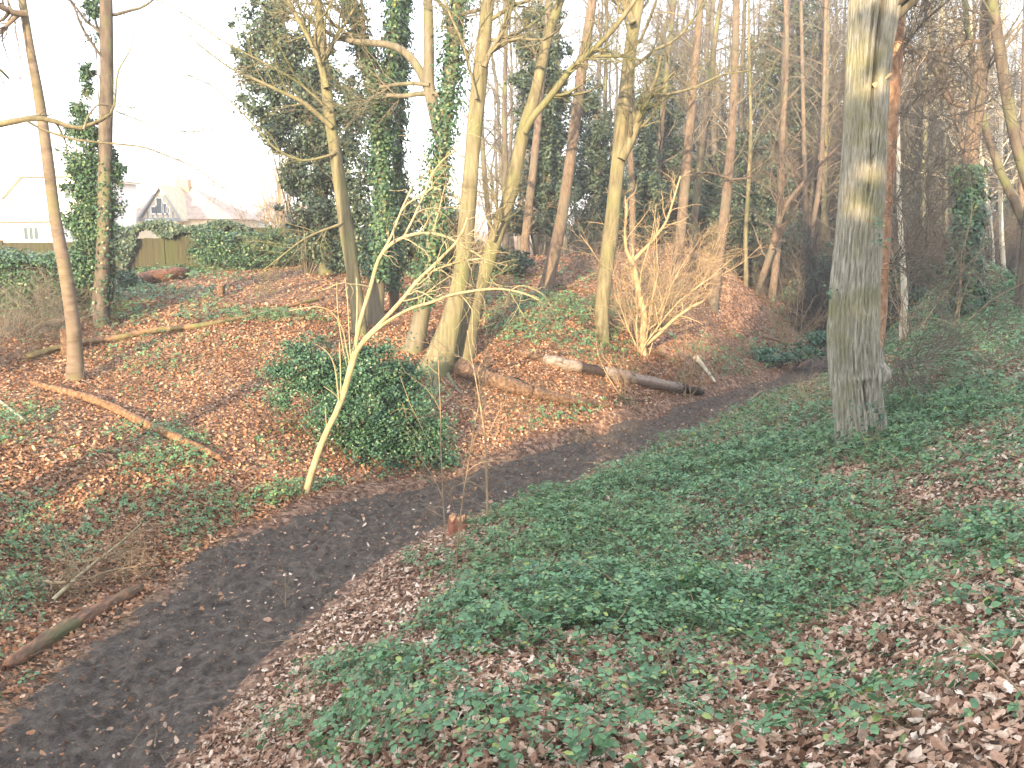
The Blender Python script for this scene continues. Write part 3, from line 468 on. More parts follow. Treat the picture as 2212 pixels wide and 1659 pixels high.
# ================================================================== SUNLIT SAPLING
def sapling():
    global rng
    keep = rng; rng = np.random.default_rng(77); b = ground(660, 1068); Y = b[1]; root = thing('sapling', 'pale sunlit sapling with arching branches rising from the far edge of the path', 'small tree', b)
    main = [(659, 1070, 15), (672, 1025, 14), (688, 975, 14), (706, 930, 13), (722, 900, 13), (731, 879, 13), (744, 845, 13), (752, 815, 13), (761, 783, 14), (768, 759, 14)]
    limbs = [([(768, 765, 11), (775, 752, 11), (792, 728, 10), (813, 708, 9), (838, 682, 9), (861, 657, 9), (882, 632, 8), (902, 606, 8), (922, 588, 7), (943, 568, 7), (965, 545, 6), (987, 524, 6), (1002, 495, 5), (1010, 470, 4)], -.1, -.5),
             ([(785, 742, 8), (799, 725, 8), (822, 705, 7.5), (847, 688, 7), (875, 672, 7), (902, 660, 7), (930, 655, 6.5), (963, 640, 6), (985, 634, 6), (1011, 630, 6), (1045, 625, 5.5), (1079, 623, 5), (1110, 628, 4.5), (1141, 636, 4), (1168, 650, 3), (1192, 671, 2.5), (1205, 700, 2), (1212, 730, 1.5)], -.15, -.9),
             ([(902, 606, 5), (920, 594, 5), (936, 585, 5), (960, 575, 5), (987, 568, 5), (1012, 562, 4.5), (1037, 559, 4)], -.3, -.3),
             ([(764, 775, 10), (768, 745, 10), (775, 705, 10), (784, 675, 9), (792, 647, 9), (800, 622, 9), (806, 599, 9), (812, 575, 8), (820, 552, 8), (832, 538, 8), (847, 524, 8), (868, 513, 7), (891, 506, 7), (915, 502, 7), (936, 503, 6), (955, 508, 5.5), (970, 513, 5), (1004, 534, 5), (1022, 545, 4), (1038, 551, 3.5), (1055, 570, 2.5), (1050, 600, 2)], .1, -.2),
             ([(822, 550, 5), (832, 535, 5), (842, 518, 5), (850, 498, 5), (858, 478, 4.5), (865, 460, 4.5), (871, 444, 4), (885, 417, 4), (890, 400, 3), (894, 386, 3)], .1, .4),
             ([(850, 523, 5), (862, 520, 5), (871, 513, 5), (884, 490, 5), (895, 468, 5), (905, 445, 4.5), (916, 420, 4.5), (925, 398, 4), (933, 376, 4), (946, 358, 3.5), (960, 342, 3.5), (978, 330, 3), (995, 318, 3)], .1, .3),
             ([(868, 455, 4), (880, 440, 3.5), (900, 428, 3.5), (918, 418, 3), (935, 405, 2.5)], 0, 0),
             ([(936, 503, 3.5), (941, 480, 3), (950, 450, 3), (955, 425, 2.5), (962, 400, 2)], 0, 0),
             ([(765, 770, 6), (768, 735, 5), (771, 690, 4), (772, 640, 3.5), (770, 600, 2.5)], .1, .1),
             ([(757, 790, 4), (748, 750, 3.5), (742, 715, 3), (731, 691, 3), (718, 675, 3), (707, 667, 2.5), (685, 662, 2.5), (655, 665, 2), (625, 672, 1.5)], -.1, -.5),
             ([(733, 868, 4), (729, 835, 3.5), (726, 805, 3), (719, 778, 3), (707, 759, 2.5), (690, 747, 2), (678, 742, 1.5)], -.1, -.4),
             ([(736, 862, 3.5), (736, 820, 3), (735, 776, 2.5), (733, 740, 2)], 0, .2),
             ([(752, 800, 2.5), (740, 750, 2), (732, 700, 2), (728, 650, 1.6), (727, 610, 1.5)], .1, .2), ([(758, 780, 3), (755, 740, 2.5), (753, 690, 2), (750, 640, 2), (745, 600, 1.5)], .1, .2),
             ([(735, 865, 2), (722, 850, 2), (700, 835, 1.5)], 0, -.1), ([(706, 930, 2.5), (704, 905, 2), (703, 880, 1.6)], 0, -.1)]
    P, R = px_path(main, Y, -.1, 30); g = Geo(); Ps, Rs = sink(P, R, .2); trunk_geo(g, Ps, Rs, 12, .05, .25, seed=2); mk('trunk', g, MSAP, root)
    gt = Geo()
    for j, (ln, y0, dy) in enumerate(limbs):
        p, r = px_path(ln, Y + y0, dy, 34 if len(ln) > 8 else 16); g = Geo(); trunk_geo(g, p, r, 8, .05, 0, seed=j)
        mk('branch', g, MSAP, root)
        if j < 8:
            n = [10, 16, 8, 12, 4, 8, 3, 4][j]
            A, Ar = grow(p[None], r[None], n, .3, 1, [1.0, .95, .9, .9, .6, .8, .5, .5][j], .9, .2, -.02 if j != 1 else -.12, 10, .5, .0055); gt.tubes(A, Ar, 4)
            B, Br = grow(A, Ar, 3, .2, 1, .45, .8, .25, -.04, 7, .6, .0045); gt.tubes(B, Br, 3)
    mk('twigs', gt, MSAP, root); rng = keep
sapling()

# ================================================================== SHRUBS
def twig_shrub(name, label, px, py, stems, mat, spread=.35, height=2.2, seed=1, Y=None, n2=6, n3=5, sr=.014, tmat=None, wobble=.1, group=None, leaves=0, droop=0.0, cat='shrub'):
    global rng
    keep = rng; rng = np.random.default_rng(seed); b = ground(px, py) if Y is None else at(px, py, Y)
    if Y is not None: b[2] = hs(b[0], b[1])
    root = thing(name, label, cat, b, group); n = stems; K = 9
    P0 = b + np.c_[rng.normal(size=(n, 2)) * .08, np.full(n, -.1)]; d = np.c_[rng.normal(size=(n, 2)) * spread, np.ones(n)]; out = [P0]; p = P0; L = height * rng.uniform(.6, 1.15, n) / (K - 1)
    for k in range(K - 1): d = d + rng.normal(size=(n, 3)) * wobble; d[:, 2] -= droop; d /= np.linalg.norm(d, axis=1, keepdims=True); p = p + d * L[:, None]; out.append(p)
    A = np.stack(out, 1); Ar = sr * rng.uniform(.6, 1.4, n)[:, None] * np.linspace(1, .35, K)[None]
    g = Geo(); g.tubes(A, Ar, 6); mk('stems', g, mat, root)
    gt = Geo(); B, Br = grow(A, Ar, n2, .15, 1, height * .42, .6, .18, -.02 - droop * .5, 7, .6, .004); gt.tubes(B, Br, 4)
    if n3: C, Cr = grow(B, Br, n3, .1, 1, height * .2, .7, .22, -.02, 5, .6, .003); gt.tubes(C, Cr, 3)
    mk('twigs', gt, tmat or mat, root)
    if leaves:
        g = Geo(); q = B.reshape(-1, 3)[rng.integers(0, B.shape[0] * 7, leaves)] + rng.normal(size=(leaves, 3)) * .06; g.leaves(LEAF, LEAFF, q, rng.normal(size=q.shape) + [0, 0, .8], rng.uniform(.04, .09, leaves)); mk('foliage', g, MIVY, root)
    rng = keep; return root
MTWS = bark('sunlit_twig', [(.20, .145, .085), (.33, .25, .15), (.42, .33, .21)], (5, 5, 5), 1, .2, .004)
twig_shrub('twiggy_shrub', 'bare sunlit many-stemmed shrub with a pale crooked main stem on the bank', 1390, 765, 16, MTWS, .32, 3.1, 101, n2=9, n3=6, sr=.018)
def shrub_stem():
    b = ground(1390, 765); root = thing('crooked_sapling', 'pale crooked stem rising through the sunlit twiggy shrub, forking near the top', 'small tree', b)
    for j, ln in enumerate(([(1390, 768, 16), (1388, 720, 14), (1394, 690, 14), (1385, 650, 13), (1376, 610, 12), (1370, 575, 11), (1360, 555, 11)], [(1362, 560, 8), (1352, 540, 7), (1350, 500, 6), (1354, 450, 5), (1345, 410, 4)], [(1366, 565, 9), (1390, 540, 8), (1410, 520, 7), (1440, 480, 5), (1455, 430, 4), (1470, 380, 3)], [(1395, 745, 8), (1420, 725, 8), (1455, 690, 7), (1490, 665, 6), (1520, 650, 4)])):
        p, r = px_path(ln, b[1], -.1, 20); g = Geo(); 
        if j == 0: p, r = sink(p, r, .2)
        trunk_geo(g, p, r, 9, .05, .0, seed=j); mk('trunk' if j == 0 else 'branch', g, MTWS, root)
        A, Ar = grow(p[None], r[None], 10, .2, 1, .9, .7, .16, 0, 8, .5, .005); gt = Geo(); gt.tubes(A, Ar, 4); B, Br = grow(A, Ar, 4, .2, 1, .4, .7, .2, 0, 5, .6, .004); gt.tubes(B, Br, 3); mk('twigs', gt, MTWS, root)
shrub_stem()
twig_shrub('twiggy_shrub', 'small leaning twiggy tree at the end of the birch log beside the path', 1482, 862, 5, MTWT, .22, 2.2, 102, n2=7, n3=4, sr=.02)
twig_shrub('twiggy_shrub', 'thin bare shrub arching over the birch log', 1340, 850, 3, MTWT, .35, 1.5, 103, n2=6, n3=3, sr=.012)
twig_shrub('coppice_shrub', 'fan of orange-brown coppice stems in front of the fence', 612, 566, 26, MTWT, .22, 5.5, 104, n2=5, n3=5, sr=.03, wobble=.05, tmat=MTWG)
twig_shrub('twiggy_shrub', 'grey leafless shrub arching over the fence end left of the coppice stems', 560, 575, 12, MTWG, .45, 4.2, 105, n2=6, n3=5, sr=.018)
twig_shrub('twiggy_shrub', 'brown leafless thicket shrub at the left edge below the green undergrowth', 60, 735, 26, MTWG, .9, 1.6, 106, n2=9, n3=7, sr=.008, wobble=.2, droop=.05)
twig_shrub('twiggy_shrub', 'low brown tangle of dead stems hard against the left edge of the view', -40, 800, 26, MTWG, .9, 1.8, 107, n2=9, n3=7, sr=.008, wobble=.2, droop=.05)
twig_shrub('twiggy_shrub', 'dead brown stems tangled just left of the leaning banded trunk', 110, 690, 20, MTWG, .8, 1.5, 108, n2=9, n3=6, sr=.008, wobble=.2, droop=.04)
twig_shrub('twiggy_shrub', 'wiry pale shrub right of the thick trunk, its arching stems crossing the dark gap', 1960, 700, 9, MTWT, .6, 3.0, 109, Y=19, n2=6, n3=3, sr=.012, wobble=.13, droop=.05)
twig_shrub('twiggy_shrub', 'tall twiggy shrub with pale forked stems in front of the ivy-clad pine', 2060, 690, 4, MTWT, .3, 3.6, 110, Y=19, n2=5, n3=2, sr=.014, wobble=.12)
twig_shrub('twiggy_shrub', 'low bare brush at the left foot of the thick trunk', 1755, 800, 12, MTWT, .8, 1.2, 111, Y=15.5, n2=5, n3=3, sr=.007, wobble=.2)
twig_shrub('twiggy_shrub', 'upright thin brown stems where the far bank meets the shaded wood', 1700, 720, 16, MTWT, .35, 2.3, 112, Y=27, n2=6, n3=4, sr=.012)
twig_shrub('twiggy_shrub', 'bare shrub on the ridge crest between two pale pines', 1510, 620, 18, MTWS, .6, 2.4, 113, n2=8, n3=6, sr=.011)
twig_shrub('twiggy_shrub', 'bare sunlit shrub at the foot of the pinkish pine', 1435, 700, 16, MTWS, .55, 2.4, 114, n2=8, n3=6, sr=.010)
twig_shrub('twiggy_shrub', 'grey bare brush low between the pine leaning right and the forked yellow-olive tree', 1255, 580, 14, MTWG, .6, 2.2, 115, n2=7, n3=5, sr=.010)
twig_shrub('twiggy_shrub', 'pale bare bush filling the gap behind the two middle leaning trunks', 1010, 560, 18, MTWT, .5, 3.2, 116, Y=25, n2=7, n3=5, sr=.012)
for k, (x, y, Yk, hh, lb) in enumerate(((972, 1190, None, 2.9, 'tallest thin seedling stem in front of the path, beside the reddish stump'), (990, 1240, None, 3.0, 'thin forked seedling stem just in front of the reddish stump'), (1078, 1130, None, 2.4, 'thin seedling stem standing at the near path edge right of the stump'), (632, 1320, None, .75, 'small leafless seedling on the near edge of the path'), (1590, 985, None, .8, 'short V-forked seedling in the brambles in front of the thick trunk'), (775, 1330, None, .5, 'tiny bare seedling among dead leaves near the middle of the path'))):
    twig_shrub('seedling', lb, x, y, 1 if k != 4 else 2, MTWT, .06 if k != 4 else .4, hh, 120 + k, n2=7 if hh > 1 else 4, n3=2, sr=.013 if hh > 1 else .007, wobble=.03)

def leafy(name, label, blobs, Y, n, size, mat, cat='shrub', stem=None, seed=1, depth=.8, group=None, sprays=60, **kw):
    """blobs (px,py,rx,ry[,dY]) at distance Y"""
    global rng
    keep = rng; rng = np.random.default_rng(seed); B = []
    for bb in blobs:
        dY = bb[4] if len(bb) > 4 else 0; c = at(bb[0], bb[1], Y + dY); k = proj(c[None])[2][0] / FPX; B.append((*c, bb[2] * k, max(bb[2], bb[3]) * k * depth, bb[3] * k))
    B0 = np.array(B); q = B0[rng.integers(0, len(B0), sprays)] if sprays else B0[:0]
    for w in q: dd = rng.normal(size=3); dd[2] = abs(dd[2]) * .8; dd /= np.linalg.norm(dd); f = rng.uniform(.12, .3) ; B.append((*(w[:3] + dd * w[3:6] * rng.uniform(.95, 1.25)), w[3] * f, w[4] * f, w[5] * f * .8))
    B = np.array(B); bx, by = B[:, 0].mean(), B[:, 1].mean(); loc = (bx, by, hs(bx, by)); root = thing(name, label, cat, loc, group); g = Geo(); leafcloud(g, B, n, size, **kw)
    V = g.v
    mk('foliage', g, mat, root)
    g = Geo(); low = np.array(loc) - [0, 0, .2]
    for q in B[:len(B0)]:
        m = (low + q[:3]) / 2 + rng.normal(size=3) * .2; P = spline(np.c_[np.array([low, m, q[:3]]), [.026, .018, .008]], 10); g.tubes(P[:, :3], P[:, 3], 6)
    if stem is not None: p, r = px_path(stem, Y, 0, 18); p, r = sink(p, r, .6); trunk_geo(g, p, r, 10, .05, .3)
    mk('trunk' if stem is not None else 'stems', g, MDARK, root); rng = keep; return root
leafy('holly_bush', 'dense dark green bush at the foot of the far bank, beside the sunlit sapling', [(760, 800, 90, 60), (820, 850, 120, 90), (740, 880, 90, 80), (880, 930, 90, 90), (800, 960, 90, 70), (700, 790, 70, 60), (650, 830, 50, 40), (860, 800, 50, 40), (920, 960, 50, 50), (800, 1000, 80, 30), (640, 760, 50, 30), (600, 800, 40, 25), (620, 870, 40, 30), (960, 1000, 40, 25), (930, 880, 50, 40), (700, 1010, 60, 30), (880, 1010, 80, 25)], 14.6, 75000, .046, MHOLLY, seed=201, up=.6, jitter=.7, lump=.55, shell=.12)
leafy('evergreen_tree', 'big dark ivy-smothered evergreen standing by the fence against the white sky', [(560, 60, 50, 60), (600, 25, 40, 50), (545, 140, 38, 50), (600, 130, 60, 60), (560, 210, 50, 45), (650, 110, 50, 55), (650, 200, 80, 70), (590, 270, 45, 40), (700, 180, 50, 60), (640, 290, 80, 60), (720, 280, 70, 60), (690, 370, 80, 60), (750, 360, 60, 60), (640, 390, 35, 40), (760, 230, 50, 50), (700, 450, 80, 55), (770, 450, 50, 60), (690, 520, 70, 50), (770, 540, 60, 50)], 27, 60000, .10, MIVYD, 'tree', [(705, 575, 34), (700, 450, 30), (680, 300, 26), (640, 150, 20), (600, 20, 12)], seed=202, depth=.7, shell=.3)
leafy('evergreen_tree', 'tall narrow ivy-covered tree right of the thin dark trunk against the sky', [(1180, 40, 40, 50), (1150, 100, 40, 50), (1185, 130, 45, 60), (1160, 190, 50, 55), (1190, 240, 50, 60), (1150, 290, 45, 50), (1190, 330, 50, 60), (1200, 410, 55, 60), (1170, 470, 60, 50), (1150, 400, 40, 50), (1110, 480, 40, 30)], 33, 42000, .11, MIVYD, 'tree', [(1190, 540, 26), (1190, 400, 22), (1185, 200, 18), (1180, 20, 12)], seed=203, depth=.7, shell=.3)
leafy('evergreen_tree', 'broad dark evergreen behind the reddish pine and the forked yellow-olive tree', [(1270, 220, 30, 60), (1290, 300, 45, 60), (1265, 380, 45, 60), (1310, 400, 50, 60), (1290, 470, 60, 50), (1255, 500, 40, 40), (1390, 330, 35, 50), (1400, 420, 45, 60), (1380, 490, 50, 40), (1380, 240, 30, 50)], 36, 36000, .11, MIVYD, 'tree', [(1295, 540, 22), (1295, 400, 18), (1285, 200, 12)], seed=204, depth=.7, shell=.3)
leafy('evergreen_tree', 'dark evergreen mass behind the pinkish pine on the ridge', [(1430, 160, 30, 60), (1430, 260, 40, 60), (1450, 350, 45, 60), (1440, 440, 50, 60), (1500, 420, 45, 50), (1530, 470, 50, 50), (1420, 500, 45, 35), (1530, 380, 35, 50)], 40, 30000, .12, MIVYD, 'tree', [(1440, 540, 20), (1440, 400, 18), (1430, 180, 12)], seed=205, depth=.7, shell=.3)
leafy('evergreen_tree', 'dark holly-like evergreen filling the gap behind the pale pine on the ridge', [(1620, 330, 50, 50), (1660, 400, 50, 60), (1600, 430, 55, 60), (1640, 500, 65, 60), (1560, 520, 40, 40), (1690, 520, 50, 60), (1640, 580, 60, 40), (1710, 590, 40, 35), (1590, 570, 30, 25)], 40, 34000, .12, MIVYD, 'tree', [(1650, 620, 22), (1650, 500, 18), (1640, 350, 10)], seed=206, depth=.7, shell=.3)
leafy('evergreen_tree', 'grey-green tall narrow evergreen high behind the wood left of the thick trunk', [(1660, 120, 35, 60), (1655, 200, 40, 60), (1720, 160, 30, 80), (1730, 260, 35, 70), (1740, 60, 30, 60), (1700, 30, 40, 30)], 48, 12000, .14, MIVYD, 'tree', [(1700, 560, 16), (1695, 300, 14), (1700, 60, 10)], seed=207, depth=.7, shell=.3)
leafy('ivy_bush', 'tall ivy bush climbing beside the dark straight trunk at the left', [(170, 240, 22, 20), (165, 290, 30, 28), (195, 290, 25, 40), (180, 350, 42, 42), (190, 420, 48, 50), (175, 480, 45, 45), (235, 430, 32, 45), (215, 510, 55, 45), (180, 570, 60, 45), (250, 370, 18, 30), (240, 340, 15, 25), (150, 330, 22, 14), (185, 160, 14, 25), (205, 90, 18, 18), (200, 20, 18, 22), (190, 200, 14, 14)], 19.8, 24000, .065, MIVY, 'shrub', seed=208, depth=.7, shell=.35)
leafy('undergrowth_bush', 'spreading leafy bramble bush at the left edge below the fence', [(20, 560, 80, 22), (100, 566, 60, 20), (-50, 560, 60, 24), (20, 590, 70, 35), (90, 600, 70, 40), (60, 650, 80, 35), (150, 640, 60, 35), (0, 680, 60, 30), (200, 610, 50, 30), (-60, 640, 60, 50), (260, 600, 40, 22), (30, 720, 50, 20)], 21, 26000, .075, MIVY, 'shrub', seed=209, up=.7, depth=1.0, shell=.4)
leafy('undergrowth_bush', 'light green leafy scrub growing along the fence between the ivy and the coppice stems', [(500, 525, 50, 24), (560, 520, 45, 30), (450, 515, 40, 22), (610, 530, 40, 40), (450, 545, 40, 30), (500, 560, 50, 24), (540, 540, 30, 34), (400, 585, 40, 14), (340, 590, 50, 14), (470, 520, 25, 20), (560, 565, 40, 16)], 29.5, 20000, .08, MIVY, 'shrub', seed=210, up=.6, shell=.3)
leafy('undergrowth_bush', 'dark leafy undergrowth around the feet of the middle ivy-clad trunks', [(830, 560, 60, 40), (880, 530, 60, 45), (940, 560, 60, 35), (840, 500, 50, 40), (900, 460, 45, 40), (740, 560, 50, 30), (990, 540, 40, 40), (870, 420, 30, 40), (1060, 560, 50, 30), (980, 480, 35, 40), (1110, 570, 40, 25)], 26.5, 30000, .085, MIVYD, 'shrub', seed=211, up=.5, shell=.3)
leafy('undergrowth_bush', 'leafy green hump on the crest of the right bank near the right edge', [(2160, 625, 60, 22), (2110, 640, 50, 20), (2210, 640, 50, 22), (2060, 665, 40, 14)], 22, 14000, .07, MBRAM, 'shrub', seed=212, up=.8, depth=1, shell=.3)
leafy('holly_bush', 'very dark holly in the gap between the thick trunk and the ivy-clad pine', [(1930, 610, 26, 34), (1975, 640, 30, 20), (1940, 570, 16, 20), (2010, 590, 20, 20)], 26, 6000, .08, MIVYD, 'shrub', seed=213, shell=.3)
leafy('undergrowth_bush', 'low leafy patch hugging the ground behind the end of the path', [(1740, 760, 60, 16), (1680, 770, 60, 14), (1770, 730, 40, 16), (1640, 760, 40, 10)], 25, 6000, .07, MHOLLY, 'shrub', seed=214, up=.8, shell=.3)
leafy('undergrowth_bush', 'dark leafy bush left of the thick trunk, at the shaded end of the valley', [(1750, 610, 40, 30), (1790, 580, 35, 40), (1720, 640, 30, 18), (1800, 640, 30, 24)], 36, 9000, .09, MIVYD, 'shrub', seed=215, shell=.3)

# ================================================================== FALLEN LOGS, STUMPS, STICKS
def log(name, label, pts, mat, lift=.6, seed=1, sides=16, rough=.09, cat='log', ends=None, y0=2.0, parts=None, hide=0):
    """pts (px,py,width): follows the ground under the given picture points"""
    P = []; R = []
    for (x, y, w) in pts:
        q = ground(x, y, y0); dep = proj(q[None])[2][0]; r = w * .5 * dep / FPX; P.append(q + [0, 0, r * lift]); R.append(r)
    Q = spline(np.c_[np.array(P), R], 46); P, R = Q[:, :3], Q[:, 3]; rg = np.random.default_rng(seed)
    R = R * (1 + .07 * np.sin(np.arange(len(R)) * .9 + seed) + .04 * rg.normal(size=len(R))); o = P.mean(0)
    K = len(P); th = np.arange(sides) * 2 * np.pi / sides; rad = 1 + rough * np.sin(5 * th[None] + .05 * np.arange(K)[:, None] + seed) + rough * .8 * np.sin(9 * th[None] + 1.3 * np.sin(.3 * np.arange(K))[:, None]) + rough * .35 * rg.normal(size=(K, sides))
    rad[0] *= rg.uniform(.45, 1, sides); rad[-1] *= rg.uniform(.35, .9, sides)
    if not parts:
        g = Geo(); g.tubes(P, R, sides, rad[None], caps=True); return setp(mk(name, g, mat, origin=o), label, cat)
    root = thing(name, label, cat, o)
    for (n_, a, b, m, sc, lb) in parts:
        i, j = int(a * (K - 1)), int(b * (K - 1)) + 1; g = Geo(); g.tubes(P[i:j], R[i:j] * sc, sides, rad[None, i:j], caps=True); q = mk(n_, g, m, root)
        if lb: q['label'] = lb
    return root
def birch_mat():
    m, t, b = newmat('birch_bark'); n = noise(t, 1, 6, .7, sc=(2.2, 22, 22)); c = ramp(t, n.outputs['Fac'], [(.3, (.04, .03, .024)), (.45, (.17, .135, .11)), (.6, (.24, .205, .175)), (.8, (.36, .33, .295))]).outputs[0]
    n2 = noise(t, 3.5, 4, .6); c = mixc(t, ramp(t, n2.outputs['Fac'], [(.62, (0, 0, 0)), (.68, (1, 1, 1))]).outputs[0], c, (.05, .035, .028)); n3 = noise(t, 2, 3, .5); c = mixc(t, ramp(t, n3.outputs['Fac'], [(.5, (0, 0, 0)), (.7, (.5, .5, .5))]).outputs[0], c, (.2, .11, .06))
    t.links.new(c, b.inputs['Base Color']); b.inputs['Roughness'].default_value = .7; bump(t, b, n.outputs['Fac'], .6, .01); return m
MBIRCH = birch_mat(); MBLACK = plain('charred_wood', (.035, .026, .022), .8, .5, 12)
log('fallen_birch_log', 'fallen birch log with peeling white bark and a black end, above the path', [(1105, 762, 14), (1150, 778, 20), (1200, 792, 24), (1260, 806, 26), (1330, 822, 26), (1400, 836, 24), (1468, 848, 22), (1518, 856, 18)], MBIRCH, .7, 5,
    parts=[('rotten_tip', 0, .17, MROT, .8, 'rusty crumbled tip'), ('birch_bark', .16, .32, MBIRCH, 1.0, None), ('bare_wood', .31, .45, MBLACK, .86, 'blackened gap where the bark is gone'), ('birch_bark', .44, .88, MBIRCH, 1.0, None), ('black_end', .87, 1.0, MBLACK, .85, 'blackened end')])
log('fallen_log', 'rotting brown log tapering right, lying from the leaning trunk towards the path', [(992, 808, 38), (1040, 828, 37), (1090, 845, 33), (1150, 861, 27), (1210, 872, 22), (1270, 880, 16), (1330, 883, 10)], MROT, .8, 6, parts=[('wood', 0, .5, MROT, 1, None), ('wood', .49, 1, MROT, .97, None)])
log('fallen_log', 'orange splintered log pointing down the left bank', [(70, 832, 10), (130, 850, 14), (190, 868, 16), (250, 890, 17), (310, 922, 18), (370, 950, 18), (430, 976, 18), (482, 1000, 11)], bark('splintered_wood', [(.04, .022, .014), (.19, .105, .055), (.38, .235, .135)], (18, 5, 18), 1, 1.0, .04), .95, 7, rough=.14)
log('fallen_log', 'long thin mossy log lying slantwise across the upper left bank', [(60, 782, 16), (130, 760, 16), (190, 748, 15), (260, 738, 13), (330, 722, 12), (400, 716, 12), (460, 706, 10), (540, 690, 9), (620, 668, 8), (700, 648, 7)], bark('mossy_wood', [(.06, .04, .025), (.20, .12, .07), (.34, .22, .12)], (8, 8, 3), 1, .6, .02, (.09, .12, .04)), 1.25, 8)
log('fallen_log', 'thick dark log with a reddish rotten end below the fence', [(225, 645, 22), (270, 628, 28), (320, 615, 28), (365, 606, 28), (405, 600, 24)], MROTD, .9, 9, parts=[('bark', 0, .55, bark('wet_bark', [(.05, .045, .04), (.13, .11, .10), (.22, .19, .17)], (8, 8, 3), 1, .8, .03), 1, 'grey bark-covered half'), ('rotten_end', .54, 1, bark('red_rot', [(.03, .018, .012), (.10, .05, .032), (.24, .12, .075)], (16, 4, 16), 1, 1, .03), 1.05, 'reddish crumbling half')])
log('fallen_log', 'dark half-buried log along the left edge of the path', [(12, 1455, 30), (70, 1420, 36), (130, 1375, 36), (190, 1340, 32), (250, 1305, 28), (305, 1274, 22)], MROTD, .45, 10, y0=3)
log('fallen_log', 'short orange log lying at the crest behind the yellow-green leaning trunk', [(662, 560, 13), (720, 565, 15), (780, 568, 15), (830, 570, 13)], MROT, .9, 11)
log('fallen_log', 'thin brown pole lying on the slope between the reddish pine and the forked tree', [(1196, 618, 8), (1240, 626, 8), (1300, 642, 7), (1340, 652, 6)], MROT, 1, 12)
log('fallen_branch', 'broken pale timber leaning on the ground beside the end of the path', [(1500, 780, 14), (1512, 793, 12), (1525, 806, 8), (1545, 830, 6)], MPALE, 1.2, 13, cat='branch')
log('fallen_branch', 'brown branch lying behind the birch log near its thick end', [(1400, 765, 9), (1440, 776, 10), (1480, 786, 7)], MROT, 1, 14, cat='branch')
log('fallen_branch', 'pale stripped pole at the left edge above the left bank brambles', [(-5, 866, 5), (25, 890, 6), (56, 915, 6)], MPALE, 1.2, 15, cat='branch', rough=.03)
log('fallen_branch', 'crooked pale stick on the green ground beside the end of the path', [(1648, 730, 4), (1690, 742, 5), (1730, 752, 4)], MTWT, 1.5, 16, cat='branch', rough=.04)
log('fallen_branch', 'curved pale stick on the brambles just left of the thick trunk', [(1620, 868, 3), (1640, 850, 4), (1690, 838, 4), (1740, 828, 3)], MTWT, 1.5, 18, cat='branch', rough=.04)
log('fallen_branch', 'thin curved stick lying on the near end of the path at the bottom edge', [(205, 1622, 7), (260, 1625, 7), (320, 1618, 6), (370, 1606, 4)], MTWT, 1, 17, cat='branch', rough=.04)
log('fallen_branch', 'bleached branch with a long tapering arc lying on the right bank behind the thick trunk', [(1985, 690, 4), (2030, 700, 5), (2070, 716, 6), (2110, 735, 5)], MTWT, 3, 19, cat='branch', rough=.04)
def fallen_brush():
    b = ground(215, 1262); root = thing('fallen_branch', 'broken twiggy bough lying on the left bank just above the dark half-buried log', 'branch', b); gt = Geo()
    for j, ln in enumerate(([(115, 1318, 9), (150, 1298, 8), (190, 1270, 7), (230, 1250, 5), (275, 1225, 4), (310, 1200, 2)], [(95, 1275, 6), (130, 1292, 7), (150, 1300, 6)], [(110, 1225, 3), (180, 1250, 4), (240, 1240, 3), (300, 1235, 2)], [(190, 1270, 5), (240, 1262, 4), (300, 1265, 3)])):
        P = np.array([ground(x, y) + [0, 0, .10 + .06 * k] for k, (x, y, w) in enumerate(ln)]); R = np.array([w * .5 * b[1] / FPX for (_, _, w) in ln]); Q = spline(np.c_[P, R], 16); g = Geo(); trunk_geo(g, Q[:, :3], Q[:, 3], 8, .08, 0, seed=j); mk('branch', g, MSAP if j == 0 else MTWT, root)
        A, Ar = grow(Q[None, :, :3], Q[None, :, 3], 22, .3, 1, .6, .9, .25, .05, 8, .5, .003); gt.tubes(A, Ar, 3); B, Br = grow(A, Ar, 4, .2, 1, .3, .8, .3, .03, 6, .7, .0025); gt.tubes(B, Br, 3)
    mk('twigs', gt, MTWT, root)
fallen_brush()
def stump(label, px, py, w, hpx, mat, seed=1, name='tree_stump', Y=None):
    b = ground(px, py); k = proj(b[None])[2][0] / FPX; r = w * .5 * k; H = hpx * k; z = np.array([-.2, -.02, .1 * H, .4 * H, .8 * H, H]); P = np.c_[np.full(6, b[0]), np.full(6, b[1]), b[2] + z]; S = 26; rg = np.random.default_rng(seed); th = np.arange(S) * 2 * np.pi / S
    rad = np.ones((6, S)) + .12 * np.sin(5 * th)[None] + .06 * rg.normal(size=(6, S)); rad[:2] += .25 * (1 + np.cos(4 * th)); rad[-1] *= .94; root = thing(name, label, 'stump', b)
    g = Geo(); g.tubes(P, np.full(6, r), S, rad[None]); V = g.v[0].reshape(6, S, 3); V[-1, :, 2] += rg.uniform(-.25, .12, S) * H; g.v[0] = V.reshape(-1, 3); mk('trunk', g, mat, root)
    g = Geo(); ring = np.concatenate([(V[-1] - b) * [.97, .97, 1] + b - [0, 0, .012], [[b[0], b[1], b[2] + H * .8]]]); g.add(ring, np.array([[i, (i + 1) % S, S] for i in range(S)]), np.full(S, 3)); mk('cut_face', g, plain('cut_wood', (.42, .24, .12), .8, .4, 20), root)
stump('small reddish-brown stump at the near edge of the path behind the thin seedlings', 988, 1158, 38, 44, bark('red_stump', [(.10, .045, .03), (.26, .11, .07), (.42, .2, .13)], (9, 9, 3), 1, .8, .02), 1)
stump('broken orange stump hugging the foot of the leaning banded trunk', 148, 770, 26, 58, MROT, 2)
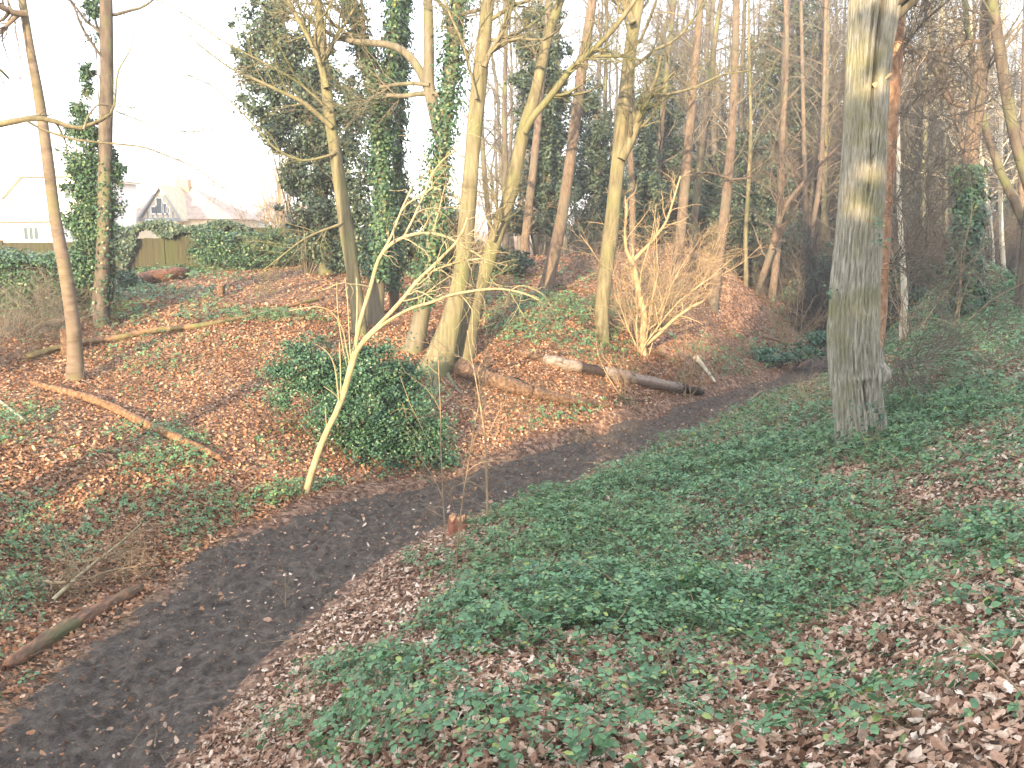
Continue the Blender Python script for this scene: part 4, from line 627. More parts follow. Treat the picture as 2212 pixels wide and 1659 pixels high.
stump('small reddish broken stump just behind the middle leaning trunks', 1024, 690, 22, 34, bark('red_rot_stump', [(.08, .03, .02), (.24, .09, .05), (.36, .15, .08)], (9, 9, 3), 1, .8, .02), 3)
stump('dark short stump in the leaf litter low on the upper left bank', 478, 640, 16, 26, MROT, 4)

# roots of the leaning trunk
_b = ground(940, 812); root = thing('surface_roots', 'grey snaking roots spreading over the ground at the foot of the stout leaning trunk', 'roots', _b)
for j, ln in enumerate(([(950, 790, 16), (945, 815, 14), (940, 838, 11), (950, 850, 8), (972, 852, 5)], [(960, 790, 14), (972, 820, 11), (985, 840, 8), (1000, 858, 5)], [(930, 795, 18), (905, 812, 14), (880, 820, 9)], [(945, 800, 16), (925, 830, 12), (920, 848, 7)])):
    P = np.array([ground(x, y) for (x, y, w) in ln]); R = np.array([w * .5 * _b[1] / FPX for (_, _, w) in ln]); P[:, 2] += R * .3; Q = spline(np.c_[P, R], 16); g = Geo(); trunk_geo(g, Q[:, :3], Q[:, 3], 8, .1, 0, seed=j); mk('root', g, MGREY, root)

# ================================================================== OVERHANGING BRANCH AT THE LEFT (its tree stands just outside the view)
def overhang():
    global rng
    keep = rng; rng = np.random.default_rng(301); Y = 9.0; base = at(-420, 300, Y); base[2] = hs(base[0], base[1]); root = thing('overhanging_tree', 'crooked bare branch of an unseen tree, reaching across the leaning banded trunk', 'tree', base)
    g = Geo(); P = spline(np.c_[np.array([base - [0, 0, .3], base + [.1, 0, 2.5], base + [.0, .1, 5], base + [-.2, .3, 10]]), [.22, .17, .13, .06]], 24); trunk_geo(g, P[:, :3], P[:, 3], 12, .05, .4); mk('trunk', g, MGREY, root); s0 = proj(P[10:11, :3])
    for j, (ln, dy) in enumerate((([(-410, 420, 22), (-250, 330, 18), (-80, 282, 15), (0, 268, 13), (60, 256, 12), (88, 252, 11), (120, 262, 11), (175, 284, 10), (190, 268, 8), (235, 256, 7), (245, 248, 6), (250, 215, 5), (252, 150, 4), (285, 110, 3), (290, 60, 2)], .8), ([(60, 262, 5), (90, 280, 5), (160, 302, 5), (240, 310, 4), (310, 316, 3.5), (370, 340, 3), (420, 360, 2.2), (500, 420, 1.5)], .6), ([(180, 280, 5), (190, 250, 4), (210, 225, 3), (240, 228, 2.5), (310, 235, 2)], .5), ([(250, 240, 3), (300, 260, 2.6), (370, 283, 2.2), (440, 285, 1.8), (500, 270, 1.4)], .6), ([(0, 15, 9), (20, 25, 9), (10, 40, 6), (-10, 50, 5)], .2), ([(-60, 120, 7), (0, 150, 6), (18, 168, 4), (20, 172, 2)], .3))):
        p, r = px_path(ln, Y, dy, 34); g = Geo(); trunk_geo(g, p, r, 8, .07, 0, seed=j); A, Ar = grow(p[None], r[None], 10 if j < 4 else 2, .35, 1, .45, .8, .25, 0, 6, .5, .0042); g.tubes(A, Ar, 3); B, Br = grow(A, Ar, 3, .2, 1, .2, .8, .3, 0, 5, .7, .003); g.tubes(B, Br, 3); mk('branch', g, MHORN if j < 4 else MDARK, root)
    rng = keep
overhang()

# ================================================================== FENCE
def fence():
    x0, x1, n = -19.5, -4.6, 8; Yf = 31.0; dx = (x1 - x0) / n; o = (x0, Yf, hs(x0, Yf)); root = thing('garden_fence', 'weathered green-brown close-boarded fence along the top of the far bank', 'fence', o); m = bark('fence_board', [(.02, .02, .01), (.042, .04, .02), (.07, .064, .034)], (14, 14, .8), 1, .5, .01, (.04, .05, .015))
    for i in range(n):
        a, b = x0 + i * dx, x0 + (i + 1) * dx; top = 3.5 + .5 * min(1, max(0, (a + 15) / 4)); g = Geo(); k = 15
        for j in range(k):
            u0 = a + .06 + (dx - .12) * j / k; u1 = a + .06 + (dx - .12) * (j + 1) / k - .006; t = top + rng.uniform(-.012, .012); g.hexa([(u0, Yf - .012, 1.9), (u1, Yf - .004, 1.9), (u1, Yf + .010, 1.9), (u0, Yf + .004, 1.9), (u0, Yf - .012, t), (u1, Yf - .004, t), (u1, Yf + .010, t), (u0, Yf + .004, t)])
        mk('panel', g, m, root, smooth=False); g = Geo(); g.box(a - .05, a + .05, Yf - .05, Yf + .05, 1.8, top + .08); mk('post', g, m, root, smooth=False)
    g = Geo(); rg = rng; nn = 9000; xs_ = rg.uniform(-14.8, -9.0, nn); hang = np.where((xs_ > -14.6) & (xs_ < -12.9), rg.uniform(0, 1.35, nn) ** 1.1, rg.uniform(0, .55, nn)) * (.6 + .4 * np.sin(xs_ * 4.1)); p = np.c_[xs_, Yf - .05 - rg.uniform(0, .32, nn), 4.12 + .12 * np.sin(xs_ * 3) - hang]
    g.leaves(LEAF, LEAFF, p, rg.normal(size=p.shape) * .4 + [0, -.7, .5], rg.uniform(.07, .13, nn)); setp(mk('ivy', g, MIVYD, origin=(-12, Yf, 4)), 'thick dark ivy draped over the top of the garden fence', 'ivy')
fence()

# ================================================================== HOUSES
MTILE = plain('clay_tile', (.30, .235, .20), .8, .3, 2.5); MTILEY = plain('sunlit_tile', (.42, .38, .27), .8, .25, 2.5); MWHITE = plain('white_render', (.78, .77, .75), .8, .05); MCREAM = plain('cream_render', (.68, .58, .42), .8, .08); MTIMB = plain('blue_grey_timber', (.24, .28, .32), .6, .1); MGLASS = plain('window_glass', (.05, .08, .09), .1, .2); MBRICK = plain('brick_stack', (.45, .25, .15), .8, .25, 6)  # the yellowish tile has the sunlit look of the roof put into its colour
MBRICKR = plain('red_brick', (.34, .18, .13), .85, .25, 6)
def W(px, py, Y): return at(px, py, Y)
def poly(g, pts): g.add(np.array(pts), np.arange(len(pts)), [len(pts)])
def prism(g, front, dy):                 # extrude a front polygon away from the camera
    f = np.array(front); b = f + [0, dy, 0]; n = len(f); g.add(np.vstack([f, b]), np.concatenate([np.arange(n), np.arange(n)[::-1] + n] + [[i, n + i, n + (i + 1) % n, (i + 1) % n] for i in range(n)]), [n, n] + [4] * n)
def window(root, x0, x1, y0, y1, Y, nm=2, d=.06):
    a = W(x0, y1, Y); b = W(x1, y0, Y); g = Geo(); f = .09
    for (u0, u1, v0, v1) in [(a[0] - f, b[0] + f, a[2] - f, a[2] + .02), (a[0] - f, b[0] + f, b[2] - .02, b[2] + f), (a[0] - f, a[0] + .02, a[2], b[2]), (b[0] - .02, b[0] + f, a[2], b[2])] + [(a[0] + (b[0] - a[0]) * k / nm - .04, a[0] + (b[0] - a[0]) * k / nm + .04, a[2], b[2]) for k in range(1, nm)]: g.box(u0, u1, Y - d - .03, Y - d + .02, v0, v1)
    o = mk('window', g, MWHITE, root, smooth=False); o['_loc'] = root['_loc']; g = Geo(); g.box(a[0], b[0], Y - d + .0, Y - d + .03, a[2], b[2]); q = mk('pane', g, MGLASS, o, smooth=False); q.location = (0, 0, 0)
def houseA():
    Y = 73.0; zg = 2.0; gl = W(347, 480, Y); root = thing('house', 'cream bungalow with a half-timbered blue-grey gable and brown tiled roof behind the fence', 'house', (gl[0], Y, zg))
    xl, xr = W(246, 470, Y)[0], W(505, 470, Y)[0]; ze = W(300, 473, Y)[2]; zr = W(300, 402, Y + 4)[2]; rl, rr = W(268, 402, Y + 4)[0], W(410, 402, Y + 4)[0]
    g = Geo(); g.box(xl + .4, xr - .4, Y + .4, Y + 8, zg - 1, ze); mk('wall', g, MCREAM, root, smooth=False)
    g = Geo(); A, B, C, D = (xl, Y, ze), (xr, Y, ze), (xr, Y + 8.4, ze), (xl, Y + 8.4, ze); E, F = (rl, Y + 4.2, zr), (rr, Y + 4.2, zr); poly(g, [A, B, F, E]); poly(g, [B, C, F]); poly(g, [C, D, E, F]); poly(g, [D, A, E]); poly(g, [D, C, B, A]); mk('roof', g, MTILE, root, smooth=False)
    Yg = Y - 1.0; a, b, t = W(309, 471, Yg), W(385, 471, Yg), W(347, 406, Yg); g = Geo(); prism(g, [a, b, t], 4.2); mk('gable_wall', g, MCREAM, root, smooth=False)
    g = Geo(); g.box(a[0] + .1, b[0] - .1, Yg, Yg + 3, zg - 1, a[2] - .005); mk('bay_wall', g, MCREAM, root, smooth=False)
    g = Geo(); n = np.array([0, -.3, 0]); th = .16
    for (p, q) in ((a + [-.45, 0, -.25], t), (b + [.45, 0, -.25], t)):
        u0, u1 = p + n, q + n + [0, 0, .12]; v = np.array([0, 0, th]); dy = np.array([0, 4.6, 0]); g.hexa([u0, u1, u1 + dy, u0 + dy, u0 + v, u1 + v, u1 + dy + v, u0 + dy + v])
    mk('gable_roof', g, MTILEY, root, smooth=False)
    g = Geo()
    for (p, q) in ((a + [-.4, 0, -.2], t), (b + [.4, 0, -.2], t)): u0, u1 = p + [0, -.42, -.12], q + [0, -.42, .0]; v = np.array([0, 0, .22]); dy = np.array([0, .1, 0]); g.hexa([u0, u1, u1 + dy, u0 + dy, u0 + v, u1 + v, u1 + dy + v, u0 + dy + v])
    g.box(a[0] - .3, b[0] + .3, Yg - .08, Yg - .01, a[2] - .22, a[2] + .0)
    for k in range(1, 7): x = a[0] + (b[0] - a[0]) * k / 7; hh = .62 * min(k, 7 - k); g.box(x - .06, x + .06, Yg - .05, Yg - .005, a[2], a[2] + min(hh, .55))
    mk('timber_frame', g, MTIMB, root, smooth=False)
    for wn in ((328, 337, 447, 461), (340, 350, 428, 461), (353, 360, 440, 461), (362, 366, 450, 461)): window(root, *wn, Yg, 1)
    for wn in ((318, 329, 476, 492), (347, 365, 478, 492)): window(root, *wn, Yg, 2)
    p = W(384, 404, Y + 4); g = Geo(); g.box(p[0], p[0] + 1.1, Y + 3.4, Y + 4.2, p[2] - .8, W(384, 388, Y + 4)[2]); ch = mk('chimney', g, MBRICK, root, smooth=False)
    g = Geo(); g.box(p[0] + .1, p[0] + .35, Y + 3.6, Y + 3.85, p[2] + .5, p[2] + 1.0); g.box(p[0] + .6, p[0] + .85, Y + 3.6, Y + 3.85, p[2] + .5, p[2] + .95); ch['_loc'] = root['_loc']; q = mk('chimney_pot', g, MBRICK, ch, smooth=False)
houseA()
def houseB():
    Y = 58.0; zg = 1.8; c = W(80, 500, Y); root = thing('house', 'white rendered house with a clipped gable and a low pinkish roof at the far left', 'house', (c[0], Y, zg)); g = Geo()
    f = [W(-8, 530, Y + 2), W(186, 530, Y + 2), W(186, 386, Y + 2), W(150, 384, Y + 2), W(44, 384, Y + 2), W(8, 424, Y + 2)]; prism(g, f, 8); mk('wall', g, MWHITE, root, smooth=False)
    g = Geo(); f0 = [W(2, 430, Y + 1.7), W(43, 382, Y + 1.7), W(152, 381, Y + 1.7), W(192, 386, Y + 1.7), W(192, 382, Y + 1.7), W(152, 377, Y + 1.7), W(42, 378, Y + 1.7), W(-2, 428, Y + 1.7)]; prism(g, f0, 8.6); mk('roof', g, MTILEY, root, smooth=False)
    window(root, 141, 166, 396, 430, Y + 2, 2)
    g = Geo(); a = W(-60, 477, Y - 1); b = W(112, 474, Y - 1); g.box(a[0], b[0], Y - 1, Y + 3, zg - 1, b[2]); mk('lower_wall', g, MWHITE, root, smooth=False); window(root, 54, 84, 491, 518, Y - 1, 3)
    g = Geo(); e0, e1 = W(-66, 477, Y - 1.4), W(120, 474, Y - 1.4); r0, r1 = W(-60, 425, Y + 1.9), W(0, 432, Y + 1.9); r2 = W(100, 466, Y + 1.9); poly(g, [e0, e1, r2, r1, r0]); poly(g, [e0 - [0, 0, .1], e0, r0, r0 - [0, 0, .1]]); poly(g, [e1 - [0, 0, .12], r2 - [0, 0, .12], r2, e1]); poly(g, [e0, e0 - [0, 0, .12], e1 - [0, 0, .12], e1]); mk('lower_roof', g, MTILE, root, smooth=False)
houseB()
def houseC(x0, x1, ye, yr, Y, lab, wm, stack=None):
    zg = 1.8; a, b = W(x0, ye, Y), W(x1, ye, Y); root = thing('house', lab, 'house', ((a[0] + b[0]) / 2, Y, zg)); g = Geo(); g.box(a[0] + .3, b[0] - .3, Y + .3, Y + 8, zg - 1, a[2]); mk('wall', g, wm, root, smooth=False)
    zr = W(x0, yr, Y + 4)[2]; i = (b[0] - a[0]) * .22; A, B, C, D = (a[0], Y, a[2]), (b[0], Y, a[2]), (b[0], Y + 8.4, a[2]), (a[0], Y + 8.4, a[2]); E, F = (a[0] + i, Y + 4.2, zr), (b[0] - i, Y + 4.2, zr); g = Geo(); poly(g, [A, B, F, E]); poly(g, [B, C, F]); poly(g, [C, D, E, F]); poly(g, [D, A, E]); poly(g, [D, C, B, A]); mk('roof', g, MTILE, root, smooth=False)
    if stack: p0, p1 = W(stack[0], stack[2], Y - .2), W(stack[1], stack[3], Y - .2); g = Geo(); g.box(p0[0], p1[0], Y - .25, Y + 1, zg, p0[2]); mk('chimney', g, MWHITE, root, smooth=False)
    window(root, x0 + (x1 - x0) * .2, x0 + (x1 - x0) * .35, ye + 4, ye + 18, Y + .3, 2)
houseC(505, 590, 478, 436, 82, 'far pinkish-roofed house with a pale chimney stack, behind the coppice stems', MWHITE, (534, 545, 415, 470))
houseC(585, 660, 474, 440, 90, 'farthest small pinkish-roofed house, half hidden by the dark evergreen', MBRICKR)

# ================================================================== DISTANT WOOD AND UNDERGROWTH (one mass)
def proto_tree(seed, H=17, n=26, ln=3.4, n2=7, n3=3, r=.17):
    global rng
    keep = rng; rng = np.random.default_rng(seed); g = Geo(); z = np.linspace(-.3, H, 14); P = np.c_[np.cumsum(rng.normal(size=14) * .12), np.cumsum(rng.normal(size=14) * .12), z]; R = r * np.linspace(1, .2, 14); g.tubes(P, R, 7)
    A, Ar = grow(P[None], R[None], n, .18, 1, ln, 1.15, .13, .05, 7, .35, .014); g.tubes(A, Ar, 4); B, Br = grow(A, Ar, n2, .15, 1, ln * .42, .75, .2, .03, 5, .6, .009); g.tubes(B, Br, 3)
    if n3: C, Cr = grow(B, Br, n3, .1, 1, ln * .2, .8, .25, 0, 4, .7, .007); g.tubes(C, Cr, 3)
    rng = keep; return g
protos = [proto_tree(400 + i, H=[17, 20, 15, 18][i], n=[34, 44, 30, 40][i], ln=[3.6, 2.8, 4.0, 3.0][i]) for i in range(4)]
def px_of(x, y): return proj(np.array([[x, y, 4.0]]))[0][0]
lists = [[] for _ in protos]; cnt = 0
while cnt < 260:
    Y = rng.uniform(44, 100); px = rng.uniform(1060, 2420); 
    if px < 1400 and rng.uniform() < .55: continue
    p = at(px, 500, Y); lists[rng.integers(0, 4)].append((rng.uniform(0, 6.28), rng.uniform(.8, 1.25), (p[0], p[1], hs(p[0], p[1]) - .1))); cnt += 1
g = Geo()
for pr, ls in zip(protos, lists):
    if ls: g.copyof(pr, ls)
setp(mk('distant_wood', g, MWOOD if 'MWOOD' in globals() else bark('shaded_wood_bark', [(.045, .042, .036), (.095, .088, .074), (.15, .138, .115)], (4, 4, 2), 1, .3, .01, (.10, .085, .06))), 'grey-brown mass of bare trees filling the far wood on the right', 'wood', kind='stuff')  # bark darkened and greyed: the wood's shade is put into the colour
g = Geo(); lst = []
sg = Geo(); K = 7; n = 14; keep = rng; rng = np.random.default_rng(9); d = np.c_[rng.normal(size=(n, 2)) * .5, np.ones(n)]; p = np.zeros((n, 3)); o = [p]
for k in range(K - 1): d = d + rng.normal(size=(n, 3)) * .15; d /= np.linalg.norm(d, axis=1, keepdims=True); p = p + d * .42; o.append(p)
A = np.stack(o, 1); Ar = .016 * np.linspace(1, .4, K)[None] * np.ones((n, 1)); sg.tubes(A, Ar, 4); B, Br = grow(A, Ar, 7, .1, 1, 1.1, .7, .2, 0, 6, .6, .006); sg.tubes(B, Br, 3); C, Cr = grow(B, Br, 4, .1, 1, .5, .7, .2, 0, 4, .7, .005); sg.tubes(C, Cr, 3); rng = keep
for _ in range(300):
    Y = rng.uniform(38, 75) if rng.uniform() < .7 else rng.uniform(30, 40); px = rng.uniform(1260, 2350)
    if Y < 38 and px < 1700: Y += 12
    p = at(px, 500, Y); lst.append((rng.uniform(0, 6.28), rng.uniform(.7, 1.6), (p[0], p[1], hs(p[0], p[1]) - .05)))
g.copyof(sg, lst); setp(mk('brushwood', g, bark('brush', [(.035, .03, .025), (.065, .057, .046), (.10, .088, .07)], (5, 5, 5), 1, .2, .004)), 'brown-grey brushwood under the far trees', 'brushwood', kind='stuff')  # shade under the far trees put into this darker, greyer colour
g = Geo(); bl = []
for _ in range(120):
    Y = rng.uniform(46, 85); px = rng.uniform(1300, 2350); p = at(px, 500, Y); rr = rng.uniform(.8, 2.2); bl.append((p[0], p[1], hs(p[0], p[1]) + rr * .7, rr * 1.4, rr, rr))
for _ in range(46):
    Y = rng.uniform(48, 75); px = rng.uniform(1330, 2300); p = at(px, 500, Y); z0 = hs(p[0], p[1]); top = rng.uniform(4, 10)
    for q in range(4): bl.append((p[0] + rng.normal() * .5, p[1], z0 + top * (q + .5) / 4, 1.5 - .2 * q, 1.2, top / 6))
leafcloud(g, bl, 150000, .17, shell=.2); setp(mk('far_undergrowth', g, MIVYD), 'dark evergreen undergrowth deep in the far wood', 'undergrowth', kind='stuff')
g = Geo(); lst = [[] for _ in protos]
for _ in range(46):
    Y = rng.uniform(95, 150); px = rng.uniform(-200, 1150); p = at(px, 500, Y); s = rng.uniform(.45, .62) if px > 200 else rng.uniform(.7, 1.0); lst[rng.integers(0, 4)].append((rng.uniform(0, 6.28), s, (p[0], p[1], 1.8)))
for pr, ls in zip(protos, lst):
    if ls: g.copyof(pr, ls)
setp(mk('distant_trees', g, bark('hazed_far_bark', [(.3, .26, .16), (.4, .35, .22), (.5, .45, .3)], (4, 4, 2), 1, .3, .01)), 'bare trees behind the houses, coloured hazy pale', 'trees', kind='stuff')  # hazy air put into the bark colour, paler than the nearer trees

# ================================================================== ADDED UNSEEN EVERGREENS BEHIND THE PHOTOGRAPHER (heights set to shade the near bank)
def shade_bush(x, y, top, r, seed, label):
    global rng
    keep = rng; rng = np.random.default_rng(seed); z0 = hs(x, y); root = thing('evergreen_tree', label, 'tree', (x, y, z0), 'added shade evergreens behind the photographer'); g = Geo(); B = []
    for k in range(9): f = (k + .5) / 9; B.append((x + rng.normal() * r * .25, y + rng.normal() * .5, z0 + f * (top - z0) * .96, r * (1.05 - .45 * f), r * .7, (top - z0) * .16))
    leafcloud(g, B, 5200 if x < -6 else 11000, .34, shell=.1, lump=.3); mk('foliage', g, MIVYD, root); g = Geo(); g.tubes(np.array([[x, y, z0 - .3], [x, y, (z0 + top) / 2], [x, y, top - .3]]), np.array([.16, .1, .03]), 8); mk('trunk', g, MDARK, root); rng = keep
for k, (x, y, top, r) in enumerate([(-16.5, -9, 4.9, 1.4), (-13.5, -9, 5.2, 1.4), (-10.8, -9, 5.3, 1.3), (-8.6, -9, 5.5, 1.3), (-6.8, -9, 6.2, 1.3), (-5.0, -9, 7.8, 1.5), (-3.0, -9, 10.6, 1.7), (-.6, -9, 12.0, 2.0), (2.2, -9, 12.5, 2.1), (5.4, -9.5, 12.5, 2.3), (9.3, -9, 12, 2.3), (13, -8, 12.5, 2.4), (17, -7, 12.5, 2.4), (21, -5, 12.5, 2.4), (25, -3, 12, 2.4)]):
    shade_bush(x, y, top, r, 500 + k, 'added evergreen behind the photographer, unseen, its height set to cast shade')

# ================================================================== LEAF LITTER
def field(n, y0, y1, pw, mx0=160, top=False):
    """random ground points inside (a margin round) the view, nearer ones not favoured"""
    out = []
    tot = 0
    while tot < n:
        m = 60000; Y = np.sqrt(rng.uniform(y0 ** 2, y1 ** 2, m)); X = Y * rng.uniform(-.72, .72, m); P = np.c_[X, Y, h(X, Y)]; px, py, dep = proj(P); k = (px > -mx0) & (px < 2212 + mx0) & (py < 1659 + 170); P = P[k]; out.append(P); tot += len(P)
    return np.vstack(out)[:n]
def gnorm(P, e=.15):
    zx = h(P[:, 0] + e, P[:, 1]) - h(P[:, 0] - e, P[:, 1]); zy = h(P[:, 0], P[:, 1] + e) - h(P[:, 0], P[:, 1] - e); n = np.c_[-zx / (2 * e), -zy / (2 * e), np.ones(len(P))]; return n / np.linalg.norm(n, axis=1, keepdims=True)
def dead(n, y0, y1, size, lobed=False, pathk=.02, lift=.02):
    P = field(n, y0, y1, 1); o = on_path(P[:, 0], P[:, 1]); k = (o > 1.05 + rng.normal(size=len(P)) * .07) | (rng.uniform(size=len(P)) < pathk); P = P[k]
    px, py, _ = proj(P); bare = waves(P[:, 0] + 7, P[:, 1], 1.3) > .75; k = ~bare | (rng.uniform(size=len(P)) < .35); P = P[k]; m = len(P)
    nn = gnorm(P) + rng.normal(size=(m, 3)) * .42; 
    if lobed:
        tt = np.array([0, .12, .2, .3, .38, .44, .54, .62, .68, .78, .86, .92, 1]); w = np.array([0, .07, .17, .21, .13, .23, .31, .21, .24, .27, .15, .14, 0]); up = [(a, b, .16 * b + .05 * math.sin(a * 7)) for a, b in zip(tt, w)]; dn = [(a, -b, .16 * b + .05 * math.sin(a * 6)) for a, b in zip(tt[1:-1], w[1:-1])]
        T = np.array(up + dn); F = [list(range(13)), [0, 12] + list(range(23, 12, -1))]
    else: T = LEAF.copy(); F = LEAFF
    T = np.broadcast_to(T, (m, *T.shape)).copy(); curl = rng.normal(size=(m, 1)) * .5; T[..., 2] += curl * (T[..., 0] - .5) ** 2 + rng.normal(size=(m, 1)) * .7 * T[..., 1] ** 2 * 2; T[..., 1] *= rng.uniform(.7, 1.15, (m, 1))
    P = P + [0, 0, 1] * (.008 + lift * rng.uniform(0, 1, m)[:, None]) + np.where(on_path(P[:, 0], P[:, 1]) < 1, .055, 0)[:, None] * [0, 0, 1]
    g = Geo(); g.leaves(T, F, P, nn, size * rng.uniform(.55, 1.25, m)); return g
def side_split(q, nv):                    # which leaves lie on the far bank
    V, L, Z = q.arrays(); c = V.reshape(-1, nv, 3)[:, 0]; m = _mid[::6]; t = np.gradient(m, axis=0); out = np.empty(len(c), bool)
    for i in range(0, len(c), 30000):
        d = ((c[i:i + 30000, None, :2] - m[None]) ** 2).sum(-1).argmin(1); v = c[i:i + 30000, :2] - m[d]; out[i:i + 30000] = t[d, 0] * v[:, 1] - t[d, 1] * v[:, 0] > 0
    return V.reshape(-1, nv, 3), L.reshape(len(c), -1) - (np.arange(len(c)) * nv)[:, None], Z.reshape(len(c), -1), out
gn_, gf_ = Geo(), Geo()
for a in ((26000, 1.8, 7, .068, True), (14000, 1.8, 7, .042, False), (26000, 5, 13, .075, True), (45000, 5, 13, .048, False), (130000, 10, 22, .060, False), (70000, 18, 36, .078, False)):
    nv = 24 if a[4] else 6; V, L, Z, far = side_split(dead(*a), nv)
    for gg, k in ((gn_, ~far), (gf_, far)):
        if k.any(): n_ = int(k.sum()); gg.add(V[k], L[k] + (np.arange(n_) * nv)[:, None], Z[k].ravel())
q = dead(60000, 2, 24, .024, False, .5, .01); V, L, Z = q.arrays(); c = V.reshape(-1, 6, 3); o = on_path(c[:, 0, 0], c[:, 0, 1]); k = o < 1.1; n_ = int(k.sum()); gf_.add(c[k], L.reshape(len(c), -1)[k] - (np.arange(len(c)) * 6)[k][:, None] + (np.arange(n_) * 6)[:, None], Z.reshape(len(c), -1)[k].ravel())
setp(mk('leaf_litter', gn_, MDEAD), 'pale pinkish-brown lobed leaves covering the near bank', 'leaves', kind='stuff')
setp(mk('leaf_litter', gf_, MDEADL), 'orange-brown leaves covering the far bank, with crumbs trodden into the path', 'leaves', kind='stuff')
P = field(1500, 2, 18, 1); g = Geo(); o = on_path(P[:, 0], P[:, 1]); P = P[(o > 1.0) | (rng.uniform(size=len(P)) < .12)]; m = len(P); d = rng.normal(size=(m, 3)); d[:, 2] = rng.uniform(-.05, .25, m); d /= np.linalg.norm(d, axis=1, keepdims=True); L_ = rng.uniform(.08, .45, m); pts = [P + [0, 0, .03]]; 
for k in range(4): d = d + rng.normal(size=(m, 3)) * .12; pts.append(pts[-1] + d * (L_ / 4)[:, None])
A = np.stack(pts, 1); A[..., 2] = np.maximum(A[..., 2], h(A[..., 0], A[..., 1]) + .012); g.tubes(A, rng.uniform(.0015, .004, m)[:, None] * np.linspace(1, .5, 5)[None], 4); setp(mk('twig_litter', g, MTWT), 'fine fallen twigs scattered over the leaf litter', 'twigs', kind='stuff')

# ================================================================== BRAMBLE AND IVY GROUND COVER
GREEN = [(1300, 1150, 200, 100, 1.2), (1550, 1020, 200, 85, 1.2), (1720, 940, 170, 70, 1.3), (1400, 1300, 260, 120, .9), (1120, 1380, 170, 90, .68), (860, 1480, 130, 45, .95), (1700, 1150, 220, 110, .8), (1980, 850, 160, 100, 1.2), (2100, 720, 160, 90, 1.3), (2160, 640, 140, 50, 1.3), (2160, 900, 150, 90, .55), (2000, 1000, 160, 70, .4), (1900, 970, 90, 50, 1.3), (1600, 1340, 200, 110, .62), (820, 1600, 170, 60, .8), (1150, 1600, 260, 70, .62), (1350, 1500, 220, 90, .6), (1750, 1420, 150, 70, .45), (1900, 1250, 200, 90, .36), (2120, 1150, 200, 90, .42), (1800, 1530, 330, 120, .33), (1100, 1230, 120, 60, .7), (1060, 1120, 90, 40, .6), (930, 1215, 60, 25, .35), (2130, 1330, 160, 100, .4),
         (80, 1160, 110, 60, 0.48), (350, 970, 120, 60, 0.34), (200, 1100, 200, 60, 0.34), (450, 1130, 130, 60, 0.37), (700, 1085, 130, 36, 0.72), (820, 1060, 120, 24, 0.63), (340, 790, 110, 60, 0.27), (120, 640, 200, 60, 0.90), (560, 690, 130, 12, 0.72), (1180, 690, 140, 60, 0.63), (1260, 745, 90, 40, 0.54), (1300, 915, 120, 40, 0.77), (1180, 935, 100, 30, 0.45), (1640, 775, 140, 50, 0.50), (1080, 610, 80, 30, 0.72), (380, 590, 140, 22, 0.63), (30, 1310, 60, 110, 0.41), (420, 660, 80, 40, 0.32), (30, 910, 80, 40, 0.34), (620, 950, 60, 80, 0.27), (900, 580, 200, 16, 0.54), (330, 735, 200, 12, 0.34), (1450, 880, 60, 14, 0.45), (1730, 700, 60, 60, 0.45), (600, 860, 50, 60, 0.24), (1250, 600, 100, 30, 0.32)]
GR = np.array(GREEN, float)
def density(P):
    px, py, dep = proj(P); d = np.zeros(len(P))
    for (x, y, rx, ry, a) in GREEN: d = np.maximum(d, a * np.exp(-(((px - x) / rx) ** 2 + ((py - y) / ry) ** 2) ** 1.4 * .6))
    cl = .5 + .35 * waves(P[:, 0], P[:, 1], 2.3) + .22 * waves(P[:, 1] + 9, P[:, 0], 5.5) ; return d, cl
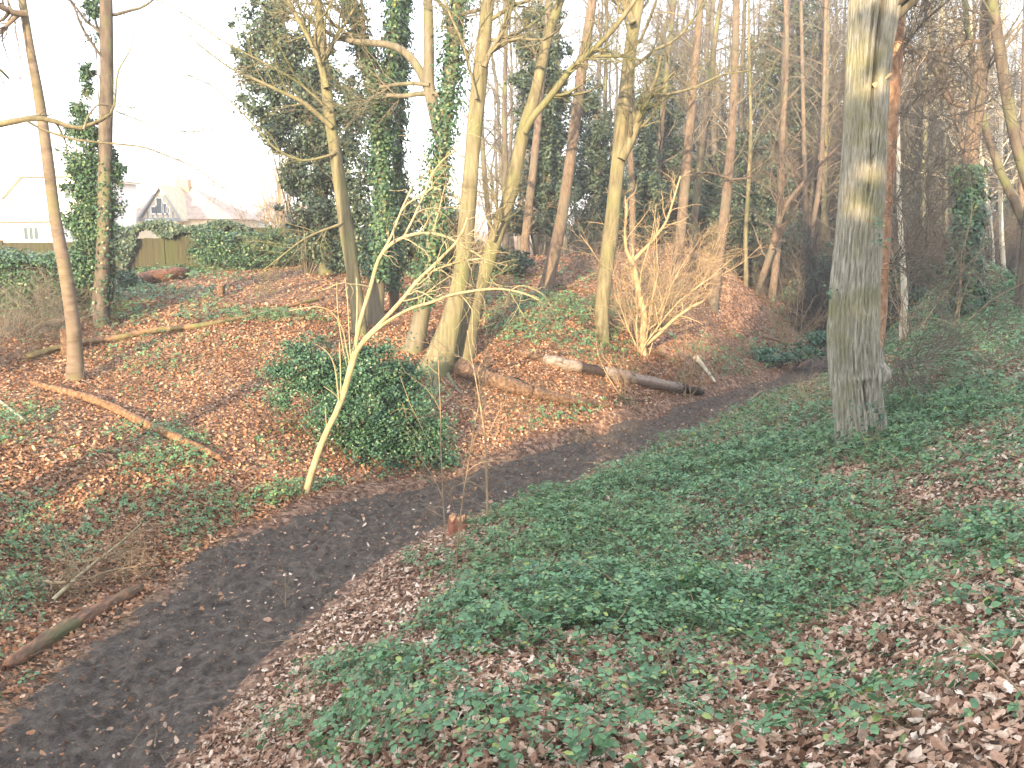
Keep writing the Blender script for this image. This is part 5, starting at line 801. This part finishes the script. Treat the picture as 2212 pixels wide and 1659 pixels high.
def cover(g, gs, n, y0, y1, size, k3=True):
    P = field(n, y0, y1, 1); d, cl = density(P); o = on_path(P[:, 0], P[:, 1]); k = (rng.uniform(size=len(P)) < d * (.35 + cl * 1.0)) & ((cl > .62 - d * .75) | (rng.uniform(size=len(P)) < .22)) & (o > 1.12); P = P[k]; cl = cl[k]; d = d[k]; m = len(P)
    hh = (.03 + .28 * rng.uniform(0, 1, m) ** 1.3 * np.clip(cl + .15, .1, 1.4)) * np.clip(.35 + d, .4, 1.15); C = P + np.c_[np.zeros((m, 2)), hh]; gn = gnorm(P)
    n0 = gn * .9 + rng.normal(size=(m, 3)) * .33; n0 /= np.linalg.norm(n0, axis=1, keepdims=True); sp = rng.normal(size=(m, 3)); sp -= n0 * (sp * n0).sum(1, keepdims=True); sp /= np.linalg.norm(sp, axis=1, keepdims=True); bb = np.cross(n0, sp); S = size * rng.uniform(.6, 1.25, m)
    g.leaves(LEAF, LEAFF, C + sp * .015, n0, S, sp)
    if k3:
        for s in (-1, 1): g.leaves(LEAF, LEAFF, C + bb * s * .006, n0 + rng.normal(size=(m, 3)) * .12, S * .85, sp * .15 + bb * s)
    w = rng.uniform(size=m) < .3; q = C[w]; r = P[w] + rng.normal(size=(w.sum(), 3)) * [.05, .05, 0]
    if gs is not None and len(q): A = np.stack([r, (r + q) / 2 + rng.normal(size=q.shape) * .02, q], 1); gs.tubes(A, np.full((len(q), 3), .0018), 3)
g = Geo(); gs = Geo(); cover(g, gs, 19000, 1.8, 8, .055); cover(g, gs, 85000, 6, 14, .048); cover(g, gs, 85000, 12, 24, .055); cover(g, None, 36000, 20, 34, .08)
setp(mk('bramble_cover', g, MBRAM), 'low green brambles and ivy spreading over both banks', 'ground cover', kind='stuff')
P = field(6000, 2, 20, 1); d, cl = density(P); k = (rng.uniform(size=len(P)) < d * .5 + .03) & (on_path(P[:, 0], P[:, 1]) > 1.1); P = P[k]; m = len(P); d = rng.normal(size=(m, 3)); d[:, 2] = rng.uniform(.3, 1.4, m); d /= np.linalg.norm(d, axis=1, keepdims=True); L_ = rng.uniform(.3, .9, m); pts = [P - [0, 0, .02]]
for k in range(8): d = d + rng.normal(size=(m, 3)) * .1 - [0, 0, .17]; d /= np.linalg.norm(d, axis=1, keepdims=True); pts.append(pts[-1] + d * (L_ / 8)[:, None])
A = np.stack(pts, 1); A[..., 2] = np.maximum(A[..., 2], h(A[..., 0], A[..., 1]) + .01); gs.tubes(A, rng.uniform(.0026, .0048, m)[:, None] * np.linspace(1, .5, 9)[None], 4)
setp(mk('bramble_canes', gs, MTWT), 'thin tan bramble canes arching through the ground cover', 'canes', kind='stuff')

for o in bpy.data.objects:
    if '_loc' in o: del o['_loc']

# ================================================================== HAZE (added volume, stands in for lens glare that lifts the blacks)
def glare_haze():
    g = Geo(); g.box(-300, 340, -190, 460, -8, 34); m = bpy.data.materials.new('glare_haze'); m.use_nodes = True; t = m.node_tree; t.nodes.remove(t.nodes['Principled BSDF']); v = t.nodes.new('ShaderNodeVolumePrincipled'); v.inputs['Color'].default_value = (.93, .94, .96, 1); v.inputs['Density'].default_value = .0018; v.inputs['Anisotropy'].default_value = .2
    t.links.new(v.outputs[0], t.nodes['Material Output'].inputs['Volume']); setp(mk('glare_haze', g, m, smooth=False), kind='stuff')
glare_haze()
